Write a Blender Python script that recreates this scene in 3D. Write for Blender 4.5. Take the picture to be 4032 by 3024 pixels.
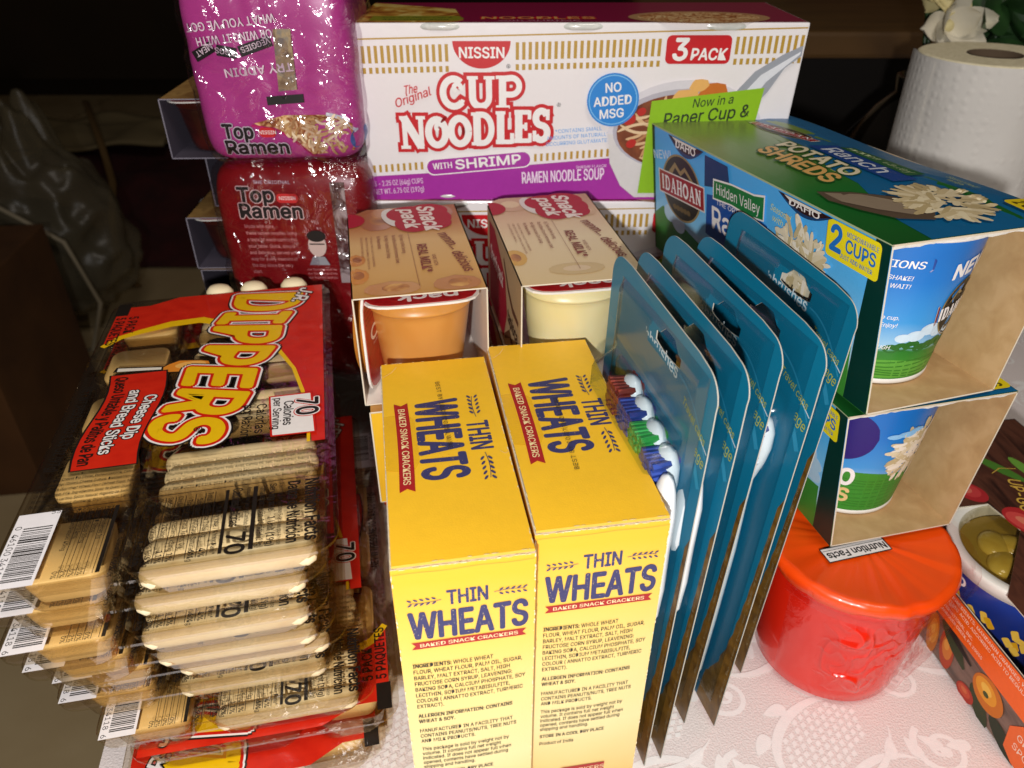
import bpy, bmesh, math, random, os
from mathutils import Vector, Matrix, noise
random.seed(7)
S = bpy.context.scene
for o in list(bpy.data.objects):
    bpy.data.objects.remove(o)
COL = S.collection
rad = math.radians
# ---------------------------------------------------------------- camera
PITCH = 33.3
cam_d = bpy.data.cameras.new('camera')
cam_d.sensor_width = 36.0
cam_d.lens = 26.69
cam_d.clip_start = 0.01
cam_d.clip_end = 50
cam_d.dof.use_dof = True
cam_d.dof.focus_distance = 0.345
cam_d.dof.aperture_fstop = 14.0
cam = bpy.data.objects.new('camera', cam_d)
COL.objects.link(cam)
cam.location = (0, 0, 0.385)
cam.rotation_euler = (rad(90 - PITCH), 0, 0)
S.camera = cam
# ---------------------------------------------------------------- world, lamps, exposure
W = bpy.data.worlds.new('World')
S.world = W
W.use_nodes = True
W.node_tree.nodes['Background'].inputs[0].default_value = (1.0, 0.80, 0.62, 1)
W.node_tree.nodes['Background'].inputs[1].default_value = 0.018

def lamp(name, kind, loc, energy, color, size, target=None, size_y=None):
    d = bpy.data.lights.new(name, kind)
    d.energy = energy
    d.color = color
    if kind == 'AREA':
        d.size = size
        if size_y:
            d.shape = 'RECTANGLE'
            d.size_y = size_y
    else:
        d.shadow_soft_size = size
    o = bpy.data.objects.new(name, d)
    COL.objects.link(o)
    o.location = loc
    if target is not None:
        o.rotation_euler = (Vector(target) - Vector(loc)).to_track_quat('-Z', 'Y').to_euler()
    return o

lamp('phone_light', 'POINT', (-0.045, -0.21, 0.41), 14.6, (1.0, 0.97, 0.95), 0.009)
lamp('overhead_fill', 'AREA', (0.35, -0.3, 1.9), 10.5, (1.0, 0.91, 0.82), 0.6, (0.0, 0.6, 0.0))  # added fill from above to brighten tops and floor, no known fixture
S.view_settings.view_transform = 'Standard'
S.view_settings.look = 'None'
S.view_settings.exposure = 0.0
S.view_settings.gamma = 1.0
S.render.engine = 'CYCLES'
cy = S.cycles
cy.max_bounces = 10
cy.diffuse_bounces = 4
cy.glossy_bounces = 4
cy.transparent_max_bounces = 40
cy.sample_clamp_indirect = 4
cy.caustics_reflective = False
cy.caustics_refractive = False
cy.use_denoising = True

# ---------------------------------------------------------------- materials
def lin(h):
    h = h.lstrip('#')
    r = []
    for i in (0, 2, 4):
        c = int(h[i:i + 2], 16) / 255
        r.append(c / 12.92 if c <= 0.04045 else ((c + 0.055) / 1.055) ** 2.4)
    return (*r, 1)

_M = {}

def base(name):
    m = bpy.data.materials.new(name)
    m.use_nodes = True
    nt = m.node_tree
    return m, nt, nt.nodes, nt.links, nt.nodes['Principled BSDF']

def pm(hexc, rough=0.42, coat=0.0, bump=0.0, bscale=900.0, spec=0.4, metal=0.0, vary=0.06):
    """plain printed / painted colour with a little grain"""
    key = (hexc, rough, coat, bump, bscale, spec, metal, vary)
    if key in _M:
        return _M[key]
    m, nt, N, L, b = base('print ' + hexc)
    b.inputs['Roughness'].default_value = rough
    b.inputs['Specular IOR Level'].default_value = spec
    b.inputs['Metallic'].default_value = metal
    b.inputs['Coat Weight'].default_value = coat
    b.inputs['Coat Roughness'].default_value = 0.12
    c = lin(hexc)
    if vary > 0:
        tc = N.new('ShaderNodeTexCoord')
        nz = N.new('ShaderNodeTexNoise')
        nz.inputs['Scale'].default_value = 320
        nz.inputs['Detail'].default_value = 3
        L.new(tc.outputs['Object'], nz.inputs['Vector'])
        mx = N.new('ShaderNodeMix')
        mx.data_type = 'RGBA'
        mx.inputs[6].default_value = tuple(x * (1 - vary) for x in c[:3]) + (1,)
        mx.inputs[7].default_value = tuple(min(1, x * (1 + vary)) for x in c[:3]) + (1,)
        L.new(nz.outputs['Fac'], mx.inputs[0])
        L.new(mx.outputs[2], b.inputs['Base Color'])
        if bump > 0:
            bp = N.new('ShaderNodeBump')
            bp.inputs['Strength'].default_value = bump
            bp.inputs['Distance'].default_value = 0.001
            nb = N.new('ShaderNodeTexNoise')
            nb.inputs['Scale'].default_value = bscale
            nb.inputs['Detail'].default_value = 4
            L.new(tc.outputs['Object'], nb.inputs['Vector'])
            L.new(nb.outputs['Fac'], bp.inputs['Height'])
            b2 = N.new('ShaderNodeBump')
            b2.inputs['Strength'].default_value = 0.35
            b2.inputs['Distance'].default_value = 0.0018
            n2 = N.new('ShaderNodeTexNoise')
            n2.inputs['Scale'].default_value = 34
            n2.inputs['Detail'].default_value = 2
            L.new(tc.outputs['Object'], n2.inputs['Vector'])
            L.new(n2.outputs['Fac'], b2.inputs['Height'])
            L.new(bp.outputs['Normal'], b2.inputs['Normal'])
            L.new(b2.outputs['Normal'], b.inputs['Normal'])
            L.new(b2.outputs['Normal'], b.inputs['Coat Normal'])
    else:
        b.inputs['Base Color'].default_value = c
    _M[key] = m
    return m

def ramp_mat(name, stops, scale, detail=4, dist=0.0, rough=0.5, kind='noise', bump=0.0, coat=0.0, stretch=(1, 1, 1)):
    if name in _M:
        return _M[name]
    m, nt, N, L, b = base(name)
    tc = N.new('ShaderNodeTexCoord')
    mp = N.new('ShaderNodeMapping')
    mp.inputs['Scale'].default_value = stretch
    L.new(tc.outputs['Object'], mp.inputs['Vector'])
    if kind == 'noise':
        t = N.new('ShaderNodeTexNoise')
        t.inputs['Scale'].default_value = scale
        t.inputs['Detail'].default_value = detail
        t.inputs['Distortion'].default_value = dist
        out = t.outputs['Fac']
    elif kind == 'wave':
        t = N.new('ShaderNodeTexWave')
        t.inputs['Scale'].default_value = scale
        t.inputs['Distortion'].default_value = dist
        t.inputs['Detail'].default_value = detail
        t.inputs['Detail Scale'].default_value = 2.0
        out = t.outputs['Fac']
    else:
        t = N.new('ShaderNodeTexVoronoi')
        t.inputs['Scale'].default_value = scale
        out = t.outputs['Distance']
    L.new(mp.outputs['Vector'], t.inputs['Vector'])
    cr = N.new('ShaderNodeValToRGB')
    e = cr.color_ramp.elements
    while len(e) < len(stops):
        e.new(0.5)
    for i, (p, c) in enumerate(stops):
        e[i].position = p
        e[i].color = lin(c)
    L.new(out, cr.inputs['Fac'])
    L.new(cr.outputs['Color'], b.inputs['Base Color'])
    b.inputs['Roughness'].default_value = rough
    b.inputs['Coat Weight'].default_value = coat
    if bump:
        bp = N.new('ShaderNodeBump')
        bp.inputs['Strength'].default_value = bump
        bp.inputs['Distance'].default_value = 0.002
        L.new(out, bp.inputs['Height'])
        L.new(bp.outputs['Normal'], b.inputs['Normal'])
    _M[name] = m
    return m

def axis_mat(name, axis, stops, lo, hi, rough=0.45, bump=0.05):
    """a printed colour gradient running along one object axis"""
    if name in _M:
        return _M[name]
    m, nt, N, L, b = base(name)
    tc = N.new('ShaderNodeTexCoord')
    sp = N.new('ShaderNodeSeparateXYZ')
    L.new(tc.outputs['Object'], sp.inputs[0])
    mr = N.new('ShaderNodeMapRange')
    mr.inputs[1].default_value = lo
    mr.inputs[2].default_value = hi
    L.new(sp.outputs[axis], mr.inputs[0])
    nz = N.new('ShaderNodeTexNoise')
    nz.inputs['Scale'].default_value = 30
    L.new(tc.outputs['Object'], nz.inputs['Vector'])
    ad = N.new('ShaderNodeMath')
    ad.operation = 'MULTIPLY_ADD'
    ad.inputs[1].default_value = 0.10
    L.new(nz.outputs['Fac'], ad.inputs[0])
    L.new(mr.outputs[0], ad.inputs[2])
    cr = N.new('ShaderNodeValToRGB')
    e = cr.color_ramp.elements
    while len(e) < len(stops):
        e.new(0.5)
    for i, (p, c) in enumerate(stops):
        e[i].position = p
        e[i].color = lin(c)
    L.new(ad.outputs[0], cr.inputs['Fac'])
    L.new(cr.outputs['Color'], b.inputs['Base Color'])
    b.inputs['Roughness'].default_value = rough
    if bump:
        bp = N.new('ShaderNodeBump')
        bp.inputs['Strength'].default_value = bump
        bp.inputs['Distance'].default_value = 0.001
        n2 = N.new('ShaderNodeTexNoise')
        n2.inputs['Scale'].default_value = 700
        L.new(tc.outputs['Object'], n2.inputs['Vector'])
        L.new(n2.outputs['Fac'], bp.inputs['Height'])
        L.new(bp.outputs['Normal'], b.inputs['Normal'])
    _M[name] = m
    return m

def clear(name, tint='#ffffff', rough=0.06, bump=0.0, bscale=60, gloss=0.10, milk=0.0, edge=1.0, milkc='#e6e6e6'):
    """thin clear plastic: see-through with a coat of reflection"""
    if name in _M:
        return _M[name]
    m, nt, N, L, b = base(name)
    N.remove(b)
    out = N['Material Output']
    tr = N.new('ShaderNodeBsdfTransparent')
    tr.inputs[0].default_value = lin(tint)
    gl = N.new('ShaderNodeBsdfGlossy')
    gl.inputs['Roughness'].default_value = rough
    lw = N.new('ShaderNodeLayerWeight')
    lw.inputs[0].default_value = 0.35
    mr = N.new('ShaderNodeMapRange')
    mr.inputs[3].default_value = gloss * 0.5
    mr.inputs[4].default_value = min(0.9, gloss * 0.5 + 0.45 * edge)
    L.new(lw.outputs['Facing'], mr.inputs[0])
    mx = N.new('ShaderNodeMixShader')
    L.new(mr.outputs[0], mx.inputs[0])
    L.new(tr.outputs[0], mx.inputs[1])
    L.new(gl.outputs[0], mx.inputs[2])
    last = mx
    if milk > 0:
        df = N.new('ShaderNodeBsdfDiffuse')
        df.inputs[0].default_value = lin(milkc)
        m2 = N.new('ShaderNodeMixShader')
        m2.inputs[0].default_value = milk
        L.new(mx.outputs[0], m2.inputs[1])
        L.new(df.outputs[0], m2.inputs[2])
        last = m2
    if bump:
        tc = N.new('ShaderNodeTexCoord')
        nz = N.new('ShaderNodeTexNoise')
        nz.inputs['Scale'].default_value = bscale
        nz.inputs['Detail'].default_value = 3
        nz.inputs['Distortion'].default_value = 1.2
        bp = N.new('ShaderNodeBump')
        bp.inputs['Strength'].default_value = bump
        bp.inputs['Distance'].default_value = 0.004
        L.new(tc.outputs['Object'], nz.inputs['Vector'])
        L.new(nz.outputs['Fac'], bp.inputs['Height'])
        L.new(bp.outputs['Normal'], gl.inputs['Normal'])
    L.new(last.outputs[0], out.inputs[0])
    _M[name] = m
    return m

# ---------------------------------------------------------------- objects
def thing(name, label, cat, loc=(0, 0, 0), rz=0.0, group=None, rot=None):
    o = bpy.data.objects.new(name, None)
    o.empty_display_size = 0.02
    COL.objects.link(o)
    o.location = loc
    o.rotation_euler = rot if rot else (0, 0, rz)
    o['label'] = label
    o['category'] = cat
    if group:
        o['group'] = group
    return o

def tag(o, label, cat, group=None):
    o['label'] = label
    o['category'] = cat
    if group:
        o['group'] = group
    return o

def kids(o):
    return [c for c in bpy.data.objects if c.parent == o]

def dup(root, loc, rz, label, group=None, skip=(), rot=None, mapping=None):
    r = root.copy()
    COL.objects.link(r)
    r.location = loc
    r.rotation_euler = rot if rot else (0, 0, rz)
    r['label'] = label
    if group:
        r['group'] = group
    for ch in kids(root):
        if ch.name.split('.')[0] in skip:
            continue
        c = ch.copy()
        COL.objects.link(c)
        c.parent = r
        for g in kids(ch):
            d = g.copy()
            COL.objects.link(d)
            d.parent = c
    return r

EDGE = ['#d9cfbb']
class B:
    """collects geometry for ONE mesh object"""
    def __init__(s):
        s.v = []
        s.f = []
        s.fm = []
        s.ms = []

    def mi(s, m):
        if m not in s.ms:
            s.ms.append(m)
        return s.ms.index(m)

    def add(s, verts, faces, m):
        k = len(s.v)
        i = s.mi(m)
        s.v += [tuple(p) for p in verts]
        for f in faces:
            s.f.append([k + q for q in f])
            s.fm.append(i)

    def box(s, x0, x1, y0, y1, z0, z1, m, M=None, top=None, bottom=None):
        p = [Vector(q) for q in ((x0, y0, z0), (x1, y0, z0), (x1, y1, z0), (x0, y1, z0), (x0, y0, z1), (x1, y0, z1), (x1, y1, z1), (x0, y1, z1))]
        if M is not None:
            p = [M @ q for q in p]
        s.hexa(p, m, top, bottom)

    def hexa(s, p, m, top=None, bottom=None):
        s.add(p, [(0, 1, 5, 4), (1, 2, 6, 5), (2, 3, 7, 6), (3, 0, 4, 7)], m)
        s.add([p[4], p[5], p[6], p[7]], [(0, 1, 2, 3)], top or m)
        s.add([p[3], p[2], p[1], p[0]], [(0, 1, 2, 3)], bottom or m)

    def panel(s, q, t, mo, mi_):
        """thin board on quad q (outer side ccw), thickness t inward"""
        q = [Vector(a) for a in q]
        n = (q[1] - q[0]).cross(q[3] - q[0]).normalized()
        r = [a - n * t for a in q]
        k = len(q)
        s.add(q, [tuple(range(k))], mo)
        s.add(r[::-1], [tuple(range(k))], mi_)
        for i in range(k):
            j = (i + 1) % k
            s.add([q[j], q[i], r[i], r[j]], [(0, 1, 2, 3)], pm(EDGE[0], 0.7))

    def lathe(s, prof, m, seg=48, c=(0, 0, 0), a0=0.0, a1=None, fn=None, sq=None):
        full = a1 is None
        a1 = a0 + 2 * math.pi if full else a1
        n = seg if full else seg + 1
        vs = []
        for (r, z) in prof:
            for i in range(n):
                a = a0 + (a1 - a0) * i / seg
                rr = r
                if sq:
                    e = 4.5
                    rr = r / ((abs(math.cos(a)) ** e + abs(math.sin(a)) ** e) ** (1 / e)) * sq + r * (1 - sq)
                if fn:
                    rr, zz = fn(rr, z, a)
                else:
                    zz = z
                vs.append((c[0] + rr * math.cos(a), c[1] + rr * math.sin(a), c[2] + zz))
        fs = []
        for k in range(len(prof) - 1):
            for i in range(seg):
                j = (i + 1) % n
                fs.append((k * n + i, k * n + j, (k + 1) * n + j, (k + 1) * n + i))
        s.add(vs, fs, m)

    def tube(s, pts, r, m, seg=8, caps=True, flat=1.0):
        pts = [Vector(p) for p in pts]
        n = len(pts)
        vs = []
        up = Vector((0.13, 0.21, 0.97))
        for i, p in enumerate(pts):
            t = (pts[min(i + 1, n - 1)] - pts[max(i - 1, 0)]).normalized()
            a = t.cross(up).normalized()
            b_ = a.cross(t).normalized()
            rr = r[i] if isinstance(r, (list, tuple)) else r
            for k in range(seg):
                g = 2 * math.pi * k / seg
                vs.append(p + a * (rr * math.cos(g)) + b_ * (rr * flat * math.sin(g)))
        fs = []
        for i in range(n - 1):
            for k in range(seg):
                l = (k + 1) % seg
                fs.append((i * seg + k, i * seg + l, (i + 1) * seg + l, (i + 1) * seg + k))
        if caps:
            fs.append(tuple(range(seg))[::-1])
            fs.append(tuple((n - 1) * seg + k for k in range(seg)))
        s.add(vs, fs, m)

    def ball(s, c, r, m, seg=16, rings=10, sc=(1, 1, 1), M=None, fn=None):
        vs = []
        for i in range(rings + 1):
            th = math.pi * i / rings
            for k in range(seg):
                ph = 2 * math.pi * k / seg
                d = Vector((math.sin(th) * math.cos(ph) * sc[0], math.sin(th) * math.sin(ph) * sc[1], math.cos(th) * sc[2])) * r
                if fn:
                    d = fn(d)
                if M is not None:
                    d = M @ d
                vs.append(Vector(c) + d)
        fs = []
        for i in range(rings):
            for k in range(seg):
                l = (k + 1) % seg
                fs.append((i * seg + k, (i + 1) * seg + k, (i + 1) * seg + l, i * seg + l))
        s.add(vs, fs, m)

    def grid(s, fn, nu, nv, m):
        vs = [fn(i / nu, j / nv) for j in range(nv + 1) for i in range(nu + 1)]
        w = nu + 1
        fs = [(j * w + i, j * w + i + 1, (j + 1) * w + i + 1, (j + 1) * w + i) for j in range(nv) for i in range(nu)]
        s.add(vs, fs, m)

    def build(s, name, parent=None, smooth=False, bevel=0.0, angle=35, weld=False, loc=None, rot=None, solid=0.0):
        me = bpy.data.meshes.new(name)
        me.from_pydata([tuple(v) for v in s.v], [], s.f)
        for m in s.ms:
            me.materials.append(m)
        me.polygons.foreach_set('material_index', s.fm)
        if smooth:
            me.polygons.foreach_set('use_smooth', [True] * len(s.f))
        me.update()
        if bevel > 0 or weld:
            bm = bmesh.new()
            bm.from_mesh(me)
            bmesh.ops.remove_doubles(bm, verts=bm.verts, dist=2e-5)
            bmesh.ops.recalc_face_normals(bm, faces=bm.faces)
            if bevel > 0:
                es = [e for e in bm.edges if len(e.link_faces) == 2 and e.calc_face_angle(0) > rad(angle)]
                bmesh.ops.bevel(bm, geom=es, offset=bevel, segments=2, profile=0.6, affect='EDGES', clamp_overlap=True)
            bm.to_mesh(me)
            bm.free()
        o = bpy.data.objects.new(name, me)
        COL.objects.link(o)
        if parent:
            o.parent = parent
        if loc:
            o.location = loc
        if rot:
            o.rotation_euler = rot
        if solid:
            md = o.modifiers.new('thickness', 'SOLIDIFY')
            md.thickness = solid
            md.offset = -1
        return o

# ---------------------------------------------------------------- lettering
FONT = None
try:
    FONT = bpy.data.fonts.load(os.path.join(bpy.utils.system_resource('DATAFILES'), 'fonts', 'Inter.woff2'))
except Exception:
    FONT = None
_G = {}

def glyphs(t, bold=0.0, sp=1.0, res=3):
    key = (t, bold, sp, res)
    if key in _G:
        return _G[key]
    cu = bpy.data.curves.new('lettering', 'FONT')
    cu.body = t
    cu.size = 1.0
    cu.resolution_u = res
    cu.offset = bold
    cu.space_character = sp
    if FONT:
        cu.font = FONT
    ob = bpy.data.objects.new('lettering', cu)
    me = ob.to_mesh()
    vs, fs = [], []
    for p in me.polygons:
        fs.append(tuple(range(len(vs), len(vs) + len(p.vertices))))
        vs += [(me.vertices[i].co.x, me.vertices[i].co.y) for i in p.vertices]
    ob.to_mesh_clear()
    bpy.data.objects.remove(ob)
    bpy.data.curves.remove(cu)
    _G[key] = (vs, fs)
    return _G[key]

_hv = glyphs('H')[0]
CAP = max(y for x, y in _hv) - min(y for x, y in _hv)

def mm_map(o, u, v):
    """flat face: mm along u and v, mm out along the normal"""
    o, u, v = Vector(o), Vector(u).normalized(), Vector(v).normalized()
    n = u.cross(v)
    return lambda a, b, h: o + (u * a + v * b + n * h) * 0.001

class Pr(B):
    """ink on a face, all sizes in mm, each layer a hair above the last"""
    def __init__(s, mp, dh=0.03, h0=0.06):
        super().__init__()
        s.mp = mp
        s.h = h0
        s.dh = dh

    def up(s, k=1):
        s.h += s.dh * k

    def poly(s, pts, m, up=True):
        if up:
            s.up()
        s.add([s.mp(a, b, s.h) for a, b in pts], [tuple(range(len(pts)))], m)

    def strip(s, pts, w, m, up=True, taper=False):
        """ribbon along a polyline, width w (or list)"""
        if up:
            s.up()
        L_, R_ = [], []
        n = len(pts)
        for i, (x, y) in enumerate(pts):
            a = pts[max(0, i - 1)]
            b_ = pts[min(n - 1, i + 1)]
            dx, dy = b_[0] - a[0], b_[1] - a[1]
            l = math.hypot(dx, dy) or 1
            ww = (w[i] if isinstance(w, (list, tuple)) else w) / 2
            if taper:
                ww *= max(0.04, math.sin(math.pi * (i + 0.15) / (n - 0.7)))
            L_.append((x - dy / l * ww, y + dx / l * ww))
            R_.append((x + dy / l * ww, y - dx / l * ww))
        vs = [s.mp(a, b, s.h) for a, b in L_ + R_]
        s.add(vs, [(i + n, i + n + 1, i + 1, i) for i in range(n - 1)], m)

    def ell(s, cx, cy, rx, ry, m, rot=0.0, seg=36, up=True, a0=0, a1=360):
        c, q = math.cos(rad(rot)), math.sin(rad(rot))
        full = abs(a1 - a0) >= 360
        pts = []
        for i in range(seg if full else seg + 1):
            t = rad(a0 + (a1 - a0) * i / seg)
            x, y = rx * math.cos(t), ry * math.sin(t)
            pts.append((cx + x * c - y * q, cy + x * q + y * c))
        s.poly(pts, m, up)

    def disc(s, cx, cy, rx, ry, m, n=24):
        """ellipse cut in narrow upright strips, so that it follows a curved face"""
        s.up()
        for i in range(n):
            a, b_ = -1 + 2 * i / n, -1 + 2 * (i + 1) / n
            ya, yb = math.sqrt(max(0, 1 - a * a)), math.sqrt(max(0, 1 - b_ * b_))
            s.poly([(cx + rx * a, cy - ry * ya), (cx + rx * b_, cy - ry * yb), (cx + rx * b_, cy + ry * yb), (cx + rx * a, cy + ry * ya)], m, up=False)

    def rrect(s, x0, y0, x1, y1, r, m, rot=0.0, up=True, seg=5):
        pts = []
        for cx_, cy_, a in ((x1 - r, y1 - r, 0), (x0 + r, y1 - r, 90), (x0 + r, y0 + r, 180), (x1 - r, y0 + r, 270)):
            for k in range(seg + 1):
                t = rad(a + 90 * k / seg)
                pts.append((cx_ + r * math.cos(t), cy_ + r * math.sin(t)))
        if rot:
            mx, my = (x0 + x1) / 2, (y0 + y1) / 2
            c, q = math.cos(rad(rot)), math.sin(rad(rot))
            pts = [(mx + (a - mx) * c - (b - my) * q, my + (a - mx) * q + (b - my) * c) for a, b in pts]
        s.poly(pts, m, up)

    def text(s, t, x, y, cap, m, al='l', rot=0.0, bold=0.0, sx=1.0, shear=0.0, sp=1.0, width=None, out=None, warp=None, up=True, res=3):
        """cap = capital height mm; width = fit to this width; out = [(material, radius mm), ...] widest first"""
        vs, fs = glyphs(t, 0.0, sp, res)
        if not vs:
            return
        k = cap / CAP
        mnx = min(a for a, b in vs)
        mxx = max(a for a, b in vs)
        if width:
            sx = width / ((mxx - mnx) * k)
        P = [((a - mnx) * k * sx + b * k * shear, b * k) for a, b in vs]
        w = (mxx - mnx) * k * sx
        off = {'l': 0, 'c': -w / 2, 'r': -w}[al]
        c, q = math.cos(rad(rot)), math.sin(rad(rot))
        br = bold * cap * 1.15

        def place(dx, dy):
            r = []
            for a, b in P:
                a, b = a + off, b
                if warp:
                    a, b = warp(a, b, w)
                r.append((x + a * c - b * q + dx, y + a * q + b * c + dy))
            return r
        step = [0.0009 * (j % 7) for j, f in enumerate(fs) for _ in f]

        def lift(pts):
            return [s.mp(a, b, s.h + e) for (a, b), e in zip(pts, step)]
        for (om, orad) in (out or []):
            s.up()
            R_ = orad + br
            nst = 16 if R_ > 0.9 else 10
            for i in range(nst):
                t_ = 2 * math.pi * i / nst
                s.h += s.dh * 0.2
                s.add(lift(place(R_ * math.cos(t_), R_ * math.sin(t_))), fs, om)
        if up:
            s.up()
        h0 = s.h
        if br > 0:
            big = cap > 4
            n = 8 if big else 2
            for i in range(n):
                t_ = 2 * math.pi * i / n
                s.h += s.dh * 0.2
                s.add(lift(place(br * math.cos(t_), br * math.sin(t_))), fs, m)
            s.h += s.dh * 0.2
        if br == 0 or cap > 4:
            s.add(lift(place(0, 0)), fs, m)
        if not up:
            s.h = h0

    def natural(s, t, cap):
        vs, fs = glyphs(t)
        return (max(a for a, b in vs) - min(a for a, b in vs)) * cap / CAP

    def lines(s, rows, x, y, cap, lead, m, **k):
        for i, r in enumerate(rows):
            if r:
                s.text(r, x, y - i * lead, cap, m, up=(i == 0), **k)

    def capsule(s, x, y, l, w, a, m, bend=0.0):
        n = 7
        pts = []
        for i in range(n):
            t = i / (n - 1) - 0.5
            pts.append((x + l * t * math.cos(a) - bend * (0.25 - t * t) * 4 * math.sin(a), y + l * t * math.sin(a) + bend * (0.25 - t * t) * 4 * math.cos(a)))
        ws = [w * (0.45 if i in (0, n - 1) else 1.0) for i in range(n)]
        s.h += s.dh * 0.12
        s.strip(pts, ws, m, up=False)

def arc(cx, cy, rx, ry, a0, a1, n=14):
    return [(cx + rx * math.cos(rad(a0 + (a1 - a0) * i / n)), cy + ry * math.sin(rad(a0 + (a1 - a0) * i / n))) for i in range(n + 1)]

def serif_glyph(ch):
    """strokes (points, width) in a unit box, slab letters with curls"""
    k, t = 0.25, 0.11
    st = lambda x, a=0.0, b=1.0: ([(x, a), (x, b)], k)
    bar = lambda x0, x1, y: ([(x0, y), (x1, y)], t)
    if ch == 'C':
        return [(arc(0.52, 0.5, 0.40, 0.43, 48, 318, 22), k * 0.95), (arc(0.66, 0.66, 0.13, 0.11, -40, 250, 12), 0.16), (arc(0.5, 0.5, 0.42, 0.44, 300, 330, 4), 0.14)]
    if ch == 'U':
        return [([(0.2, 0.97), (0.2, 0.4)] + arc(0.49, 0.36, 0.29, 0.30, 180, 300, 10), k), (arc(0.49, 0.36, 0.29, 0.30, 290, 360, 6) + [(0.78, 0.97)], k * 0.85), bar(0.02, 0.40, 0.95), bar(0.60, 0.98, 0.95)]
    if ch == 'P':
        return [st(0.26), ([(0.26, 0.90)] + arc(0.58, 0.68, 0.28, 0.25, 90, -90, 12) + [(0.26, 0.43)], 0.2), bar(0.02, 0.52, 0.05), bar(0.02, 0.5, 0.95)]
    if ch == 'N':
        return [([(0.18, 0.0), (0.18, 1.0)], 0.16), ([(0.16, 0.97), (0.80, 0.05)], k * 1.1), ([(0.82, 0.0), (0.82, 1.0)], 0.16), bar(0.0, 0.38, 0.05), bar(0.0, 0.32, 0.95), bar(0.64, 1.0, 0.95)]
    if ch == 'O':
        return [(arc(0.5, 0.5, 0.38, 0.41, 0, 360, 26), k)]
    if ch == 'Q':
        return [(arc(0.5, 0.5, 0.38, 0.41, 60, 410, 26), k), (arc(0.60, 0.66, 0.13, 0.11, 10, 260, 12), 0.15)]
    if ch == 'D':
        return [st(0.24), ([(0.2, 0.93)] + arc(0.46, 0.5, 0.38, 0.43, 90, -90, 18) + [(0.2, 0.07)], 0.2), bar(0.0, 0.3, 0.95), bar(0.0, 0.3, 0.05)]
    if ch == 'L':
        return [st(0.28), bar(0.02, 0.54, 0.95), ([(0.02, 0.07), (0.92, 0.07)], 0.15), ([(0.90, 0.02), (0.90, 0.34)], 0.14)]
    if ch == 'E':
        return [st(0.26), ([(0.02, 0.93), (0.88, 0.93)], 0.15), ([(0.02, 0.07), (0.92, 0.07)], 0.15), ([(0.26, 0.5), (0.66, 0.5)], 0.14), ([(0.86, 0.98), (0.86, 0.72)], 0.12), ([(0.9, 0.02), (0.9, 0.3)], 0.12), ([(0.66, 0.62), (0.66, 0.38)], 0.1)]
    if ch == 'S':
        return [(arc(0.5, 0.72, 0.30, 0.21, 20, 270, 16) + arc(0.5, 0.28, 0.33, 0.22, 90, -160, 16), k * 0.9), ([(0.84, 0.66), (0.84, 0.98)], 0.12), ([(0.14, 0.02), (0.14, 0.34)], 0.12)]
    if ch == 'I':
        return [st(0.5), bar(0.22, 0.78, 0.05), bar(0.22, 0.78, 0.95)]
    if ch == 'A':
        return [([(0.14, 0.03), (0.5, 1.0)], 0.13), ([(0.48, 0.98), (0.82, 0.03)], k), ([(0.28, 0.34), (0.68, 0.34)], 0.12), bar(0.0, 0.32, 0.04), bar(0.62, 1.0, 0.04)]
    if ch == 'H':
        return [st(0.22), st(0.78), ([(0.22, 0.5), (0.78, 0.5)], 0.14), bar(0.02, 0.42, 0.05), bar(0.02, 0.42, 0.95), bar(0.58, 0.98, 0.05), bar(0.58, 0.98, 0.95)]
    return []

def serif_word(P, word, x0, y0, xs, hfun, m, out=0.0, mo=None, slant=0.0, top=None):
    """xs = left edges + final right edge (mm); hfun(i) -> (ybottom, ytop)"""
    def emit(extra, mat):
        for i, ch in enumerate(word):
            a, b_ = xs[i], xs[i + 1]
            yb, yt = hfun(i)
            for pts, w in serif_glyph(ch):
                if extra and w <= 0.16 and len(pts) > 8:
                    continue
                q = [(x0 + a + (b_ - a) * px + slant * py * (yt - yb), y0 + yb + (yt - yb) * py) for px, py in pts]
                if extra:
                    dx, dy = q[-1][0] - q[-2][0], q[-1][1] - q[-2][1]
                    l = math.hypot(dx, dy) or 1
                    q[-1] = (q[-1][0] + dx / l * extra, q[-1][1] + dy / l * extra)
                    dx, dy = q[0][0] - q[1][0], q[0][1] - q[1][1]
                    l = math.hypot(dx, dy) or 1
                    q[0] = (q[0][0] + dx / l * extra, q[0][1] + dy / l * extra)
                P.h += P.dh * 0.45
                P.strip(q, w * (yt - yb) * 0.92 + 2 * extra, mat, up=False)
    if out:
        P.up()
        emit(out, mo)
    P.up(2)
    emit(0, m)

def sprig(P, x, y, l, rot, m, flip=1):
    c, q = math.cos(rad(rot)), math.sin(rad(rot))
    f = lambda a, b: (x + a * c - b * q * flip, y + a * q + b * c * flip)
    P.strip([f(l * t / 8, 0.05 * l * math.sin(t / 8 * 3.0)) for t in range(9)], 0.25, m)
    for i in range(5):
        a = l * (0.18 + 0.19 * i)
        for sgn in (1, -1):
            r_ = 0.6 * sgn
            cx, cy = a + l * 0.05, sgn * l * 0.10
            pts = []
            for k in range(8):
                t = 2 * math.pi * k / 8
                px, py = l * 0.085 * math.cos(t), l * 0.036 * math.sin(t)
                pts.append(f(cx + px * math.cos(r_) - py * math.sin(r_), cy + px * math.sin(r_) + py * math.cos(r_)))
            P.poly(pts, m, up=False)
X, Y, Z = Vector((1, 0, 0)), Vector((0, 1, 0)), Vector((0, 0, 1))
NAVY, DRED, WHITE, BLACK = pm('#3a3a66', 0.5), pm('#a81f22', 0.45), pm('#f4f1ee', 0.4), pm('#1b1716', 0.45)
BOARD = pm('#cdbfa6', 0.8)
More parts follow.
